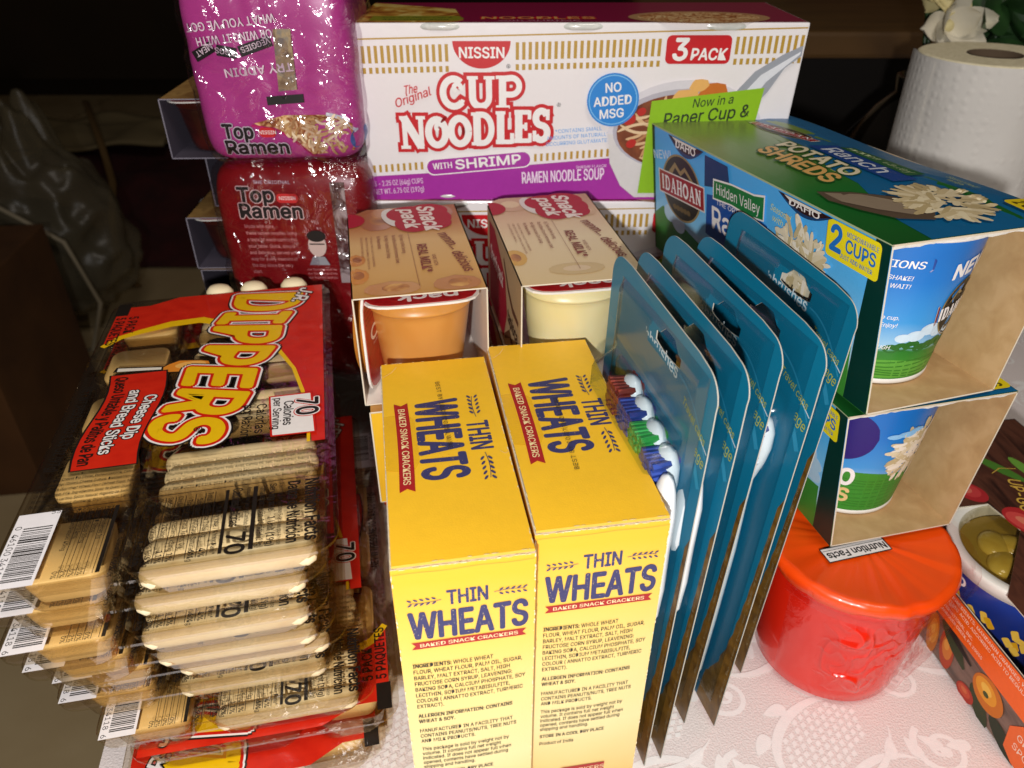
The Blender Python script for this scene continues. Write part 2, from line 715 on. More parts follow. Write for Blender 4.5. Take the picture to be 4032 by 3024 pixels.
# ================================================================ table, cloth, floor, wall
TZ = 0.0
edge = lambda y: -0.212 - 0.20 * (y - 0.2)
tb = thing('table', 'dining table hidden under the pink and white lace cloth', 'table', (0.25, 0.45, -0.72))
b = B()
WD = ramp_mat('table wood', [(0.3, '#4a2c18'), (0.7, '#6a4425')], 6, 5, 1.0, 0.4, stretch=(1, 8, 1))
def tabquad(y):
    return edge(y)
p = [Vector((edge(-0.6) - 0.25 + 0.004, -1.05, 0)), Vector((0.6, -1.05, 0)), Vector((0.6, 0.52, 0)), Vector((edge(0.97) - 0.25 + 0.004, 0.52, 0))]
b.hexa([q + Z * 0.69 for q in p] + [q + Z * 0.716 for q in p], WD)
b.build('table_top', tb, bevel=0.003)
for lx, ly in ((-0.25, -0.9), (0.5, -0.9), (0.5, 0.4), (-0.5, 0.4)):
    b = B(); b.box(lx - 0.03, lx + 0.03, ly - 0.03, ly + 0.03, 0, 0.69, WD); b.build('leg', tb, bevel=0.003)

CLOTH = ramp_mat('pink cloth', [(0.35, '#e4d8d4'), (0.65, '#eae0dc')], 900, 3, 0, 0.8, bump=0.35)
LACE = pm('#f3efec', 0.75, bump=0.15, bscale=1500)
b = B()
def cloth(i, j):
    y = -0.62 + 1.6 * j
    xl = edge(y)
    x = xl + (0.86 - xl) * i
    wob = 0.0006 * noise.noise(Vector((x * 9, y * 9, 0)))
    return (x, y, -0.0012 + wob * 0.0)
b.grid(cloth, 24, 24, CLOTH)
def hang(i, j):
    y = -0.62 + 1.6 * i
    d = 0.30 * j
    return (edge(y) - 0.004 * (1 - math.exp(-d * 90)) - 0.012 * math.sin(y * 34) * j, y, -0.0012 - d)
b.grid(hang, 90, 8, CLOTH)
tc_ = b.build('tablecloth', smooth=True)
tag(tc_, 'pink and white lace patterned tablecloth under all the food packages', 'tablecloth')
class Lace(Pr):
    n = 0
    def add(s, verts, faces, m):
        if any(v[0] < edge(v[1]) + 0.002 or v[0] > 0.84 or v[1] > 0.95 for v in verts):
            return
        s.n += 1
        s.h = 0.05 + (s.n * 0.0031) % 0.6
        super().add(verts, faces, m)
P = Lace(mm_map((0.08, 0.2, -0.0012), X, Y), dh=0.01, h0=0.05)
def spiral(cx, cy, r0, a0, turns, sg, w):
    pts = []
    for i in range(26):
        t = i / 25
        a = rad(a0) + sg * turns * 2 * math.pi * t
        r = r0 * (1 - 0.86 * t)
        pts.append((cx + r * math.cos(a), cy + r * math.sin(a)))
    P.strip(pts, [w * (1.0 - 0.5 * k / 25) for k in range(26)], LACE, up=False)
    P.ell(pts[-1][0], pts[-1][1], w * 0.8, w * 0.8, LACE, up=False, seg=12)
def leaf(cx, cy, l, w, rot):
    c, q = math.cos(rad(rot)), math.sin(rad(rot))
    pts = []
    for k in range(16):
        t = k / 16 * 2 * math.pi
        a = l * math.cos(t)
        b_ = w * math.sin(t) * (1 - 0.5 * math.cos(t))
        pts.append((cx + a * c - b_ * q, cy + a * q + b_ * c))
    P.poly(pts, LACE, up=False)
def lattice(cx, cy, rx, ry, rot):
    c, q = math.cos(rad(rot)), math.sin(rad(rot))
    st = 5.2
    for i in range(-12, 13):
        for j in range(-12, 13):
            a, b_ = i * st + (j % 2) * st / 2, j * st * 0.72
            if (a / rx) ** 2 + (b_ / ry) ** 2 > 1:
                continue
            tr = [(-1.9, -1.3), (1.2, -1.3), (1.9, 1.2), (-1.1, 1.2)]
            P.poly([(cx + (a + u) * c - (b_ + v) * q, cy + (a + u) * q + (b_ + v) * c) for u, v in tr], LACE, up=False)
def motif(ox, oy, rot, s=1.0):
    c, q = math.cos(rad(rot)), math.sin(rad(rot))
    T = lambda a, b_: (ox + s * (a * c - b_ * q), oy + s * (a * q + b_ * c))
    for a0, a1, r, w in ((20, 160, 42, 6), (200, 340, 42, 6), (25, 155, 30, 2.5)):
        P.strip([T(*z) for z in arc(0, 0, r, r * 0.8, a0, a1, 20)], w * s, LACE, up=False, taper=True)
    for k in range(6):
        t = k * 60 + 10
        x_, y_ = T(15 * math.cos(rad(t)), 13 * math.sin(rad(t)))
        leaf(x_, y_, 10 * s, 5.5 * s, t + rot)
    P.ell(*T(0, 0), 5 * s, 5 * s, LACE, up=False)
    for sg in (1, -1):
        x_, y_ = T(58 * sg, 8)
        spiral(x_, y_, 20 * s, 90 + rot, 1.5, sg, 5 * s)
        x_, y_ = T(50 * sg, -30)
        spiral(x_, y_, 15 * s, 200 + rot, 1.4, -sg, 4 * s)
        for k in range(4):
            x_, y_ = T(sg * (30 + 13 * k), 30 - 9 * k * (k % 2) - 14 * (k == 2))
            leaf(x_, y_, 8.5 * s, 4 * s, rot + 40 * sg + 35 * k)
    lx, ly = T(0, 62)
    lattice(lx, ly, 34 * s, 20 * s, rot)
    P.strip([T(*z) for z in arc(0, 60, 42, 27, 25, 205, 26)], 7 * s, LACE, up=False, taper=True)
    P.strip([T(*z) for z in arc(4, 58, 47, 33, 200, 330, 20)], 5 * s, LACE, up=False, taper=True)
    for k in range(5):
        x_, y_ = T(52 * math.cos(rad(30 + 36 * k)), 60 + 36 * math.sin(rad(30 + 36 * k)))
        leaf(x_, y_, 9 * s, 4.5 * s, rot + 30 + 36 * k + 60)
for i in range(-2, 6):
    for j in range(-2, 5):
        P.h += 0.004
        motif(i * 118 + (j % 2) * 59, j * 106, 12 + 25 * ((i + j) % 2), 0.78)
P.build('lace_pattern', tc_)

b = B()
TILE = ramp_mat('floor tile', [(0.3, '#c0a87e'), (0.7, '#d2bc92')], 3.5, 5, 0.4, 0.35)
GROUT = pm('#3c3020', 0.8)
b.box(-6, 5, -2, 5.5, -0.80, -0.724, GROUT)
for i in range(-10, 9):
    for j in range(-4, 10):
        b.box(i * 0.5 + 0.006, i * 0.5 + 0.494, j * 0.5 + 0.006, j * 0.5 + 0.494, -0.73, -0.72, TILE)
fl = b.build('floor', rot=(0, 0, 0))
fl['kind'] = 'structure'
b = B()
b.box(-6, 5, 5.5, 5.6, -0.75, 2.6, ramp_mat('wall paint', [(0.3, '#3d3020'), (0.7, '#4a3a26')], 2, 4, 0, 0.8))
w_ = b.build('wall')
w_['kind'] = 'structure'

# ================================================================ yellow cracker cartons
YT = pm('#f4bf2c', 0.36, bump=0.10, bscale=1300, vary=0.04)
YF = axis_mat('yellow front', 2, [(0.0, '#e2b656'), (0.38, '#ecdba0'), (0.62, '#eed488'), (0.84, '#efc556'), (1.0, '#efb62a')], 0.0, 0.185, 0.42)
YS = pm('#e9b02a', 0.42, bump=0.08)
cw, cl_, ch = 0.02625, 0.0685, 0.185
def wheat_logo(P, x0, y_thin, y_wheat, wx0, wx1, thin_x0, thin_x1, cap_t, cap_w, bn, curve):
    # bn = banner (x0,x1,y0,y1)
    wf = lambda a, b_, w: (a, b_ * (1 + 0.06 * (2 * a / w - 1) * 0) - curve * 4 * (a / w - 0.5) ** 2 + curve)
    P.text('THIN', thin_x0, y_thin, cap_t, NAVY, width=thin_x1 - thin_x0, bold=0.028)
    P.text('WHEATS', wx0, y_wheat, cap_w, NAVY, width=wx1 - wx0, bold=0.03, warp=wf)
def speckle(P, boxes, m, n, rmax=0.28):
    P.up()
    for (x0, x1, y0, y1) in boxes:
        for _ in range(n):
            x, y = random.uniform(x0, x1), random.uniform(y0, y1)
            r = random.uniform(0.05, rmax) * random.random()
            P.ell(x, y, r + 0.05, (r + 0.05) * random.uniform(0.5, 1), m, rot=random.uniform(0, 180), seg=6, up=False)
def banner(P, x0, x1, y0, h, m, notch, bow, label, cap, lm, lb=0.02):
    P.up()
    n = 16
    f = lambda x: y0 + bow * 4 * (0.25 - ((x - x0) / (x1 - x0) - 0.5) ** 2)
    for i in range(n):
        a, c = x0 + (x1 - x0) * i / n, x0 + (x1 - x0) * (i + 1) / n
        P.poly([(a, f(a)), (c, f(c)), (c, f(c) + h), (a, f(a) + h)], m, up=False)
    for xe, s_ in ((x0, -1), (x1, 1)):
        P.poly([(xe, f(xe)), (xe + s_ * notch, f(xe)), (xe + s_ * notch * 0.2, f(xe) + h / 2)], m, up=False)
        P.poly([(xe, f(xe) + h), (xe, f(xe)), (xe + s_ * notch * 0.2, f(xe) + h / 2)], m, up=False)
        P.poly([(xe, f(xe) + h), (xe + s_ * notch * 0.2, f(xe) + h / 2), (xe + s_ * notch, f(xe) + h)], m, up=False)
    P.text(label, (x0 + x1) / 2, y0 + h / 2 - cap / 2, cap, lm, al='c', bold=lb, width=(x1 - x0) * 0.93, warp=lambda a, b_, w: (a, b_ + bow * 4 * (0.25 - (a / w * 0 + (a) / (x1 - x0)) ** 2)))
INK = pm('#2e2a26', 0.5)
def make_cracker():
    t = thing('cracker_box', 'left yellow cracker carton, the one nearer the camera and beside the stacked dip trays', 'box', (-0.0285, 0.2585, 0), rad(9.6), 'yellow cracker boxes side by side')
    b = B()
    fb = lambda i, j: -cl_ - 0.0009 * (math.sin(math.pi * i) * math.sin(math.pi * j)) ** 0.8
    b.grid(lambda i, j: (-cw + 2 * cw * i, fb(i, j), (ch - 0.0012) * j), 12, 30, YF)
    b.add([(cw, cl_, 0), (-cw, cl_, 0), (-cw, cl_, ch - 0.0012), (cw, cl_, ch - 0.0012)], [(0, 1, 2, 3)], YS)
    b.add([(cw, -cl_, 0), (cw, cl_, 0), (cw, cl_, ch - 0.0012), (cw, -cl_, ch - 0.0012)], [(0, 1, 2, 3)], YS)
    b.add([(-cw, cl_, 0), (-cw, -cl_, 0), (-cw, -cl_, ch - 0.0012), (-cw, cl_, ch - 0.0012)], [(0, 1, 2, 3)], YS)
    b.add([(-cw, cl_, 0), (cw, cl_, 0), (cw, -cl_, 0), (-cw, -cl_, 0)], [(0, 1, 2, 3)], YS)
    b.add([(-cw, -cl_, ch - 0.0012), (cw, -cl_, ch - 0.0012), (cw, cl_, ch - 0.0012), (-cw, cl_, ch - 0.0012)], [(0, 1, 2, 3)], BOARD)
    b.build('carton', t, smooth=False)
    # top flap: a board that bows a little, its cut edge showing along the left
    b = B()
    def flap(i, j):
        x = -cw + 0.0006 + (2 * cw - 0.0009) * i
        y = -cl_ + 0.0009 + (2 * cl_ - 0.0012) * j
        return x, y, ch + 0.0006 * math.sin(math.pi * j) * (1 - i) + 0.0002 * math.sin(9 * j + 2 * i)
    topz = lambda x, y: flap((x + cw - 0.0006) / (2 * cw - 0.0009), (y + cl_ - 0.0009) / (2 * cl_ - 0.0012))[2]
    b.grid(flap, 10, 24, YT)
    n = 24
    for i0, col in ((0.0, BOARD), (1.0, BOARD)):
        vs = []
        for j in range(n + 1):
            x, y, z = flap(i0, j / n)
            vs += [(x, y, z), (x, y, ch - 0.0011)]
        b.add(vs, [(2 * j, 2 * j + 1, 2 * j + 3, 2 * j + 2) for j in range(n)], col)
    for j0 in (0.0, 1.0):
        vs = []
        for i in range(11):
            x, y, z = flap(i / 10, j0)
            vs += [(x, y, z), (x, y, ch - 0.0011)]
        b.add(vs, [(2 * j, 2 * j + 2, 2 * j + 3, 2 * j + 1) for j in range(10)], pm('#e0b84a', 0.6))
    b.build('top_flap', t, smooth=False)
    # ink on the top: u from back to front, v from left to right
    def mp(u, v, h):
        x, y = -cw + v * 0.001, cl_ - u * 0.001
        return Vector((x, y, topz(x, y) + h * 0.001))
    P = Pr(mp, dh=0.02)
    P.poly([(46, 0.4), (84, 0.4), (85.5, 6), (84.5, 12.5), (80, 14.5), (50, 14.0), (46.5, 11), (45.5, 5)], pm('#ecb526', 0.22, coat=0.3, bump=0.1))
    P.text('THIN', 55.5, 36.8, 9.2, NAVY, width=19.6, bold=0.03)
    P.text('WHEATS', 36.5, 15.0, 18.3, NAVY, width=55.5, bold=0.035, warp=lambda a, b_, w: (a, b_ + 1.0 * (4 * (a / w - .5) ** 2) * 0.6))
    speckle(P, [(38, 90, 15, 33)], pm('#d9ac4a', 0.5), 150)
    speckle(P, [(56, 75, 37, 46)], pm('#d9ac4a', 0.5), 40)
    banner(P, 39.5, 96.0, 5.4, 6.2, DRED, 2.6, 0.5, 'BAKED SNACK CRACKERS', 3.0, pm('#f0d9a0', 0.5))
    SCF = pm('#ead9a8', 0.7)
    rs = random.Random(23)
    P.up()
    for k in range(70):
        P.ell(rs.uniform(1, 136), rs.choice((0.35, 51.9)) + rs.uniform(-0.15, 0.15), rs.uniform(0.3, 1.6), rs.uniform(0.06, 0.22), SCF, seg=7, up=False)
    for k in range(24):
        P.ell(rs.choice((0.6, 136.2)), rs.uniform(1, 51), rs.uniform(0.08, 0.25), rs.uniform(0.3, 1.4), SCF, seg=7, up=False)
    P.strip([(4, 8), (9, 5.4), (13, 1.2)], 0.2, SCF)
    P.strip([(78, 48.5), (80, 50.2), (79, 52)], 0.2, SCF)
    sprig(P, 52.5, 41.5, 16.5, 180, NAVY)
    sprig(P, 78.0, 42.0, 16.5, 0, NAVY)
    P.build('top_print', t)
    def mp(u, v, h):
        return Vector((-cw + u * .001, fb(min(1, max(0, u / 52.5)), min(1, max(0, v / 183.8))) - h * .001 - 0.00005, v * .001))
    P = Pr(mp, dh=0.02)
    P.text('THIN', 19.4, 163.4, 7.2, NAVY, width=15.0, bold=0.03)
    P.text('WHEATS', 4.8, 146.6, 14.0, NAVY, width=44.6, bold=0.035, warp=lambda a, b_, w: (a, b_ - 0.9 * (1 - 4 * (a / w - .5) ** 2) * 0.5))
    speckle(P, [(6, 48, 147, 160)], pm('#e2cd8e', 0.5), 150, 0.22)
    speckle(P, [(20, 34, 163.5, 170)], pm('#e2cd8e', 0.5), 40, 0.2)
    sprig(P, 17.2, 166.6, 11.8, 182, NAVY)
    sprig(P, 36.8, 167.0, 11.8, -2, NAVY)
    banner(P, 6.6, 47.2, 140.4, 3.9, DRED, 1.9, 0.5, 'BAKED SNACK CRACKERS', 1.9, pm('#f3dfae', 0.5))
    KX = 43.2 / P.natural('FLOUR, WHEAT FLOUR, PALM OIL, SUGAR,', 2.25)
    rows = [('INGREDIENTS: WHOLE WHEAT', 129.4), ('FLOUR, WHEAT FLOUR, PALM OIL, SUGAR,', 125.7), ('BARLEY, MALT EXTRACT, SALT, HIGH', 122.0), ('FRUCTOSE CORN SYRUP, LEAVENING:', 118.3), ('BAKING SODA, CALCIUM PHOSPHATE, SOY', 114.6), ('LECITHIN, SODIUM METABISULFITE,', 110.9), ('COLOUR ( ANNATTO EXTRACT, TURMERIC', 107.2), ('EXTRACT).', 103.5), ('ALLERGEN INFORMATION: CONTAINS', 97.0), ('WHEAT & SOY.', 93.3), ('MANUFACTURED IN A FACILITY THAT', 86.6), ('CONTAINS PEANUTS/NUTS, TREE NUTS', 82.9), ('AND MILK PRODUCTS.', 79.2), ('This package is sold by weight not by', 73.2), ('volume. It contains full net weight', 69.8), ('indicated. If does not appear full when', 66.4), ('opened, contents have settled during', 63.0), ('shipping and handling.', 59.6), ('STORE IN A COOL DRY PLACE', 54.0), ('Product of India', 48.2)]
    P.up()
    for s_, y in rows:
        bd = 0.03 if s_.startswith(('ALLERGEN', 'STORE', 'WHEAT &')) else 0.014
        P.text(s_, 4.3, y, 2.25, INK, bold=bd, sx=KX if s_.isupper() or ':' in s_ else KX * 1.02, up=False, res=2)
    P.text('INGREDIENTS:', 4.3, 129.4, 2.25, INK, bold=0.04, sx=KX, up=False, res=2)
    SCF = pm('#efe2c0', 0.7)
    rs = random.Random(17)
    P.up()
    for k in range(90):
        x = rs.choice((0.25, 52.25)) + rs.uniform(-0.2, 0.2)
        y = rs.uniform(20, 184)
        P.ell(x, y, rs.uniform(0.08, 0.28), rs.uniform(0.2, 1.3), SCF, seg=7, up=False)
    for k in range(40):
        P.ell(rs.uniform(1, 51), 184.2 + rs.uniform(-0.3, 0.2), rs.uniform(0.3, 1.6), rs.uniform(0.06, 0.2), SCF, seg=7, up=False)
    # crease of the tucked flap just under the top edge
    P.strip([(0.6 + 5.13 * k, 181.6 + 0.25 * math.sin(k * 1.3)) for k in range(11)], 0.28, pm('#d9a93a', 0.6))
    P.poly([(15.5, 20), (37, 20), (37, 26.5), (15.5, 26.5)], DRED)
    P.text('CRACKERS', 26.2, 21.6, 3.0, pm('#f3dfae', 0.5), al='c')
    P.build('front_print', t)
    return t
cr0 = make_cracker()
cr1 = dup(cr0, (0.0236, 0.276, 0), rad(9.1), 'right yellow cracker carton, the one leaning beside the blue toothbrush cards', 'yellow cracker boxes side by side')
# date codes differ on the two boxes
for c_, txt, u, v, r_ in ((cr0, 'BEST BY 10/27/2025 LW/BI', 22.0, 25.6, 1.5), (cr1, 'BEST BY 10/27/2025 LW/BI', 105.0, 24.4, 178.0)):
    P = Pr(lambda u, v, h: Vector((-cw + v * 0.001, cl_ - u * 0.001, ch + 0.0009 + h * 0.001)), dh=0.02, h0=0.25)
    P.text(txt, u, v, 2.0, INK, rot=r_, width=52, sp=1.15, res=2)
    P.build('date_code', c_)

# ================================================================ white noodle cartons
CNW = pm('#efeaea', 0.3, coat=0.25, bump=0.05, bscale=300, vary=0.02)
PUR = pm('#a82fa0', 0.35, coat=0.2)
MAG = pm('#8a1140', 0.35, coat=0.25)
GOLD = pm('#b9933a', 0.35)
REDN = pm('#c8161f', 0.4)
NOOD = ramp_mat('noodle print', [(0.3, '#7a3a1c'), (0.45, '#b06a34'), (0.55, '#d9b07a'), (0.7, '#e8cf9e')], 150, 3, 2.5, 0.4)
BROTH = ramp_mat('broth print', [(0.3, '#5f2a16'), (0.6, '#8a4a28'), (0.8, '#a8683a')], 60, 3, 1.0, 0.35)
NX, NY, NH = 0.2755, 0.095, 0.1095
def make_noodle():
    t = thing('noodle_carton', 'topmost white three cup noodle carton with red lettering and shrimp bowl picture', 'box', (-0.0955, 0.5, 0.2065), rad(0.3), 'white noodle cartons stacked at the back')
    b = B()
    # front and back boards sag between the cups at their lower edge
    b.add([(0, 0, 0), (NX - 0.004, 0, 0), (NX, 0, NH), (0, 0, NH)], [(0, 1, 2, 3)], CNW)
    b.add([(NX - 0.004, NY, 0), (0, NY, 0), (0, NY, NH), (NX, NY, NH)], [(0, 1, 2, 3)], CNW)
    b.add([(NX - 0.004, 0, 0), (NX - 0.004, NY, 0), (NX, NY, NH), (NX, 0, NH)], [(0, 1, 2, 3)], CNW)
    b.add([(0, NY, 0), (0, 0, 0), (0, 0, NH), (0, NY, NH)], [(0, 1, 2, 3)], CNW)
    b.add([(0, 0, NH), (NX, 0, NH), (NX, NY, NH), (0, NY, NH)], [(0, 1, 2, 3)], MAG)
    b.add([(0, NY, 0), (NX - 0.004, NY, 0), (NX - 0.004, 0, 0), (0, 0, 0)], [(0, 1, 2, 3)], PUR)
    b.build('carton', t, bevel=0.0012)
    # cup rims pushing through the slots along the top and bottom edges
    RIM = clear('cup film', '#f4f6f2', 0.08, gloss=0.3, milk=0.55)
    RIMW = ramp_mat('rim film', [(0.3, '#bfc4be'), (0.6, '#e4e4de'), (0.75, '#cfd4cc')], 60, 3, 1.5, 0.2, coat=0.4)
    for k in range(3):
        cx = 0.052 + 0.0865 * k
        for zc, sg in ((NH - 0.001, 1), (0.0015, -1)):
            prof = []
            for i in range(9):
                a = math.pi * i / 8
                prof.append((0.0452 + 0.0019 * math.sin(a), -0.0022 * math.cos(a)))
            b = B()
            b.lathe([(r, z) for r, z in prof], RIMW, 56, (0, 0, 0))
            b.build('cup_rim', t, smooth=True, loc=(cx, 0.0455, zc - sg * 0.0012))
    P = Pr(mm_map((0, 0, 0), X, Z), dh=0.02, h0=0.08)
    sk = lambda x, y: y
    # gold lines and dashes
    P.poly([(1, 100.0), (NX * 1000 - 1, 106.2), (NX * 1000 - 1, 107.0), (1, 100.9)], GOLD)
    dy = lambda x: (x - 2) * 0.0225
    x = 3.0
    P.up()
    while x < 272:
        sh = dy(x)
        inred = 57 < x < 96
        inpk = 187 < x < 231
        if not inred and not inpk:
            lim = 16.0
            P.poly([(x, 86.5 + sh), (x + 2.0, 86.5 + sh), (x + 2.0, 96.5 + sh), (x, 96.5 + sh)], GOLD, up=False)
            P.poly([(x, 80.5 + sh), (x + 2.0, 80.5 + sh), (x + 2.0, 84.0 + sh), (x, 84.0 + sh)], GOLD, up=False)
        x += 3.95
    x = 3.4
    while x < 158:
        sh = 18.4 + (x - 3) * 0.069
        if not 35 < x < 110:
            P.poly([(x, sh), (x + 1.7, sh), (x + 1.7, sh + 5.0), (x, sh + 5.0)], GOLD, up=False)
        x += 3.95
    # brand half disc
    P.ell(76.9, 99.4, 17.8, 15.8, REDN, a0=180, a1=360)
    P.text('NISSIN', 76.9, 89.8, 6.0, WHITE, al='c', width=27.5, bold=0.03)
    P.text('\u00ae', 92, 83, 3.2, pm('#555555', 0.5))
    P.text('\u00ae', 124, 60, 3.2, pm('#555555', 0.5))
    # three pack flash
    P.rrect(189.8, 86.2, 229.6, 102.6, 3.2, REDN)
    P.text('3', 194.2, 88.6, 12.0, WHITE, bold=0.04, shear=0.1)
    P.text('PACK', 205.5, 88.6, 6.4, WHITE, width=21.5, bold=0.035, shear=0.1)
    # the big logo
    serif_word(P, 'CUP', 50.0, 59.8, [0, 17.0, 35.0, 52.5], lambda i: (0.0, 19.2 + 0.3 * i), WHITE, 2.2, REDN)
    fx = [0, 16.5, 31.0, 46.0, 61.5, 73.5, 85.0, 97.0]
    serif_word(P, 'NQODLES', 23.3, 34.5, fx, lambda i: (0.75 * i, 20.8 + 0.75 * i - 1.2 * (i in (1, 2))), WHITE, 2.2, REDN)
    P.text('The', 27.5, 68.4, 5.2, REDN, rot=9, shear=0.25, sx=0.7, bold=0.012)
    P.text('Original', 22.0, 60.4, 5.2, REDN, rot=19, shear=0.25, width=24, bold=0.012)
    for i, s_ in enumerate(('*CONTAINS SMALL', 'AMOUNTS OF NATURALLY', 'OCCURRING GLUTAMATES')):
        P.text(s_, 138.5, 45.4 - 3.9 * i, 2.3, pm('#3f9be0', 0.5), al='c', rot=4, up=(i == 0))
    # purple sash
    P.poly([(0.3, 0.4), (270, 0.4), (272, 28.0 + 7), (158, 28.2), (110, 24.2), (60, 19.6), (0.3, 16.3)], PUR)
    P.rrect(38.3, 19.6, 108.5, 30.6, 5.4, WHITE, rot=5)
    P.rrect(39.2, 20.3, 107.6, 29.9, 4.8, PUR, rot=5)
    P.text('WITH', 43.4, 21.0, 4.0, WHITE, rot=4.5, bold=0.03, width=12.5)
    P.text('SHRIMP', 58.5, 21.2, 6.0, WHITE, rot=5, bold=0.035, width=43)
    P.text('3 - 2.25 OZ (64g) CUPS', 3.6, 9.6, 3.5, pm('#e6c6e2', 0.5), width=32.5, rot=4, bold=0.015)
    P.text('NET WT. 6.75 OZ (192g)', 3.4, 4.0, 3.5, pm('#e6c6e2', 0.5), width=33.0, rot=4, bold=0.015)
    P.text('RAMEN NOODLE SOUP', 102.4, 11.6, 7.4, pm('#efd8ec', 0.5), width=54.5, rot=3, bold=0.02)
    P.text('SHRIMP FLAVOR', 138, 21.5, 1.8, pm('#efd8ec', 0.5), rot=3)
    # picture of the bowl with spoon
    GREY, LG = pm('#b9b5bf', 0.35), pm('#dcd8de', 0.35)
    P.ell(207, 44, 50, 33, LG)
    P.poly([(157.5, 44), (160, 25), (168, 10), (178, 2), (262, 2), (264, 40)], pm('#d9d5d3', 0.35))
    P.ell(207, 46, 46.5, 26, GREY)
    P.ell(207, 45, 44, 24, BROTH)
    rnd = random.Random(3)
    tones = [pm(h, 0.4) for h in ('#d8b183', '#c99664', '#e3c49a', '#b67f52')]
    P.up()
    for i in range(95):
        a = rnd.uniform(0, 6.28)
        r_ = math.sqrt(rnd.random())
        x_, y_ = 207 + 40 * r_ * math.cos(a), 46 + 20 * r_ * math.sin(a)
        P.capsule(x_, y_, rnd.uniform(10, 22), 1.8, rnd.uniform(-0.5, 1.4), tones[i % 4], bend=rnd.uniform(-3, 3))
    for x_, y_, r_ in ((171, 53, 4), (178, 58, 3), (173, 38, 3.4), (186, 42, 3)):
        P.ell(x_, y_, r_, r_ * 0.8, pm('#b8281f', 0.4), rot=30)
    for x_, y_, r_ in ((205, 66, 9), (222, 70, 9), (234, 66, 7), (213, 74, 6)):
        P.poly([(x_ + r_ * (1 + 0.25 * math.sin(3 * k)) * math.cos(k * 0.7), y_ + r_ * 0.75 * (1 + 0.2 * math.cos(5 * k)) * math.sin(k * 0.7)) for k in range(9)], pm(('#d98a3a', '#e8b265', '#c96f28', '#f0c888')[int(x_) % 4], 0.4))
    SP_ = pm('#9fa3ac', 0.3)
    P.poly([(236, 70), (246, 82), (262, 92), (273, 97), (273, 91), (264, 84), (256, 70), (246, 58), (238, 60)], SP_)
    P.poly([(240, 68), (250, 80), (272, 93.5), (272, 92), (254, 76), (245, 62)], pm('#e2e4ea', 0.3))
    # blue disc
    BL, BL2 = pm('#2a86d6', 0.4), pm('#7fc0ee', 0.4)
    P.ell(159.2, 65.2, 16.4, 16.2, BL)
    P.ell(159.2, 65.2, 15.3, 15.1, BL2)
    P.ell(159.2, 65.2, 14.7, 14.5, BL)
    for s_, yy in (('NO', 70.2), ('ADDED', 62.2), ('MSG', 54.4)):
        P.text(s_, 159.2, yy, 5.4, WHITE, al='c', rot=5, bold=0.025, sx=0.95)
    # green note
    GRN = pm('#8fbf1f', 0.4)
    P.poly([(183.8, 64.6), (253.6, 72.6), (250, 40), (246, 5), (180, 5)], GRN)
    HB = pm('#24331a', 0.5)
    P.text('Now in a', 210, 60.6, 5.2, HB, rot=6, shear=0.2, sx=0.9, bold=0.01)
    P.text('Paper Cup &', 192.5, 49.5, 7.4, HB, rot=6, shear=0.2, width=54, bold=0.02)
    P.text('Microwavable', 192.5, 37.5, 6.4, HB, rot=6, shear=0.2, width=54, bold=0.02)
    P.build('front_print', t)
    # top face picture
    P = Pr(mm_map((0, 0, NH), X, Y), dh=0.02, h0=0.05)
    P.poly([(0, 1), (60, 1), (66, 10), (58, 60), (0, 92)], ramp_mat('golden print', [(0.35, '#9a4a1c'), (0.5, '#d9a040'), (0.62, '#f4dc80')], 40, 3, 1.5, 0.3, coat=0.3))
    P.poly([(8, 8), (62, 8), (66, 17), (62, 28), (8, 28)], pm('#8a8a25', 0.35))
    P.text('Now in a Paper Cup &', 36, 19.5, 4.4, HB, al='c', width=44, shear=0.2)
    P.text('Microwavable', 36, 11, 4.4, HB, al='c', width=40, shear=0.2)
    P.text('NOODLES', 112, 14, 9, pm('#d9a05a', 0.4), al='c', width=70, bold=0.03, out=[(REDN, 0.9)])
    P.text('with SHRIMP', 112, 5, 4, pm('#c98aa0', 0.4), al='c', width=50)
    P.ell(212, 20, 44, 26, pm('#b58a60', 0.35))
    P.ell(212, 20, 38, 21, NOOD)
    P.build('top_print', t)
    return t
cn0 = make_noodle()
cn1 = dup(cn0, (-0.0935, 0.497, 0.1033), rad(-0.4), 'second white noodle carton, seen only between the two pudding sleeves', 'white noodle cartons stacked at the back')
cn1.scale = (1, 1, 0.943)
cn2 = dup(cn0, (-0.097, 0.501, 0.0), rad(0.6), 'bottom white noodle carton under the other two', 'white noodle cartons stacked at the back')
cn2.scale = (1, 1, 0.943)

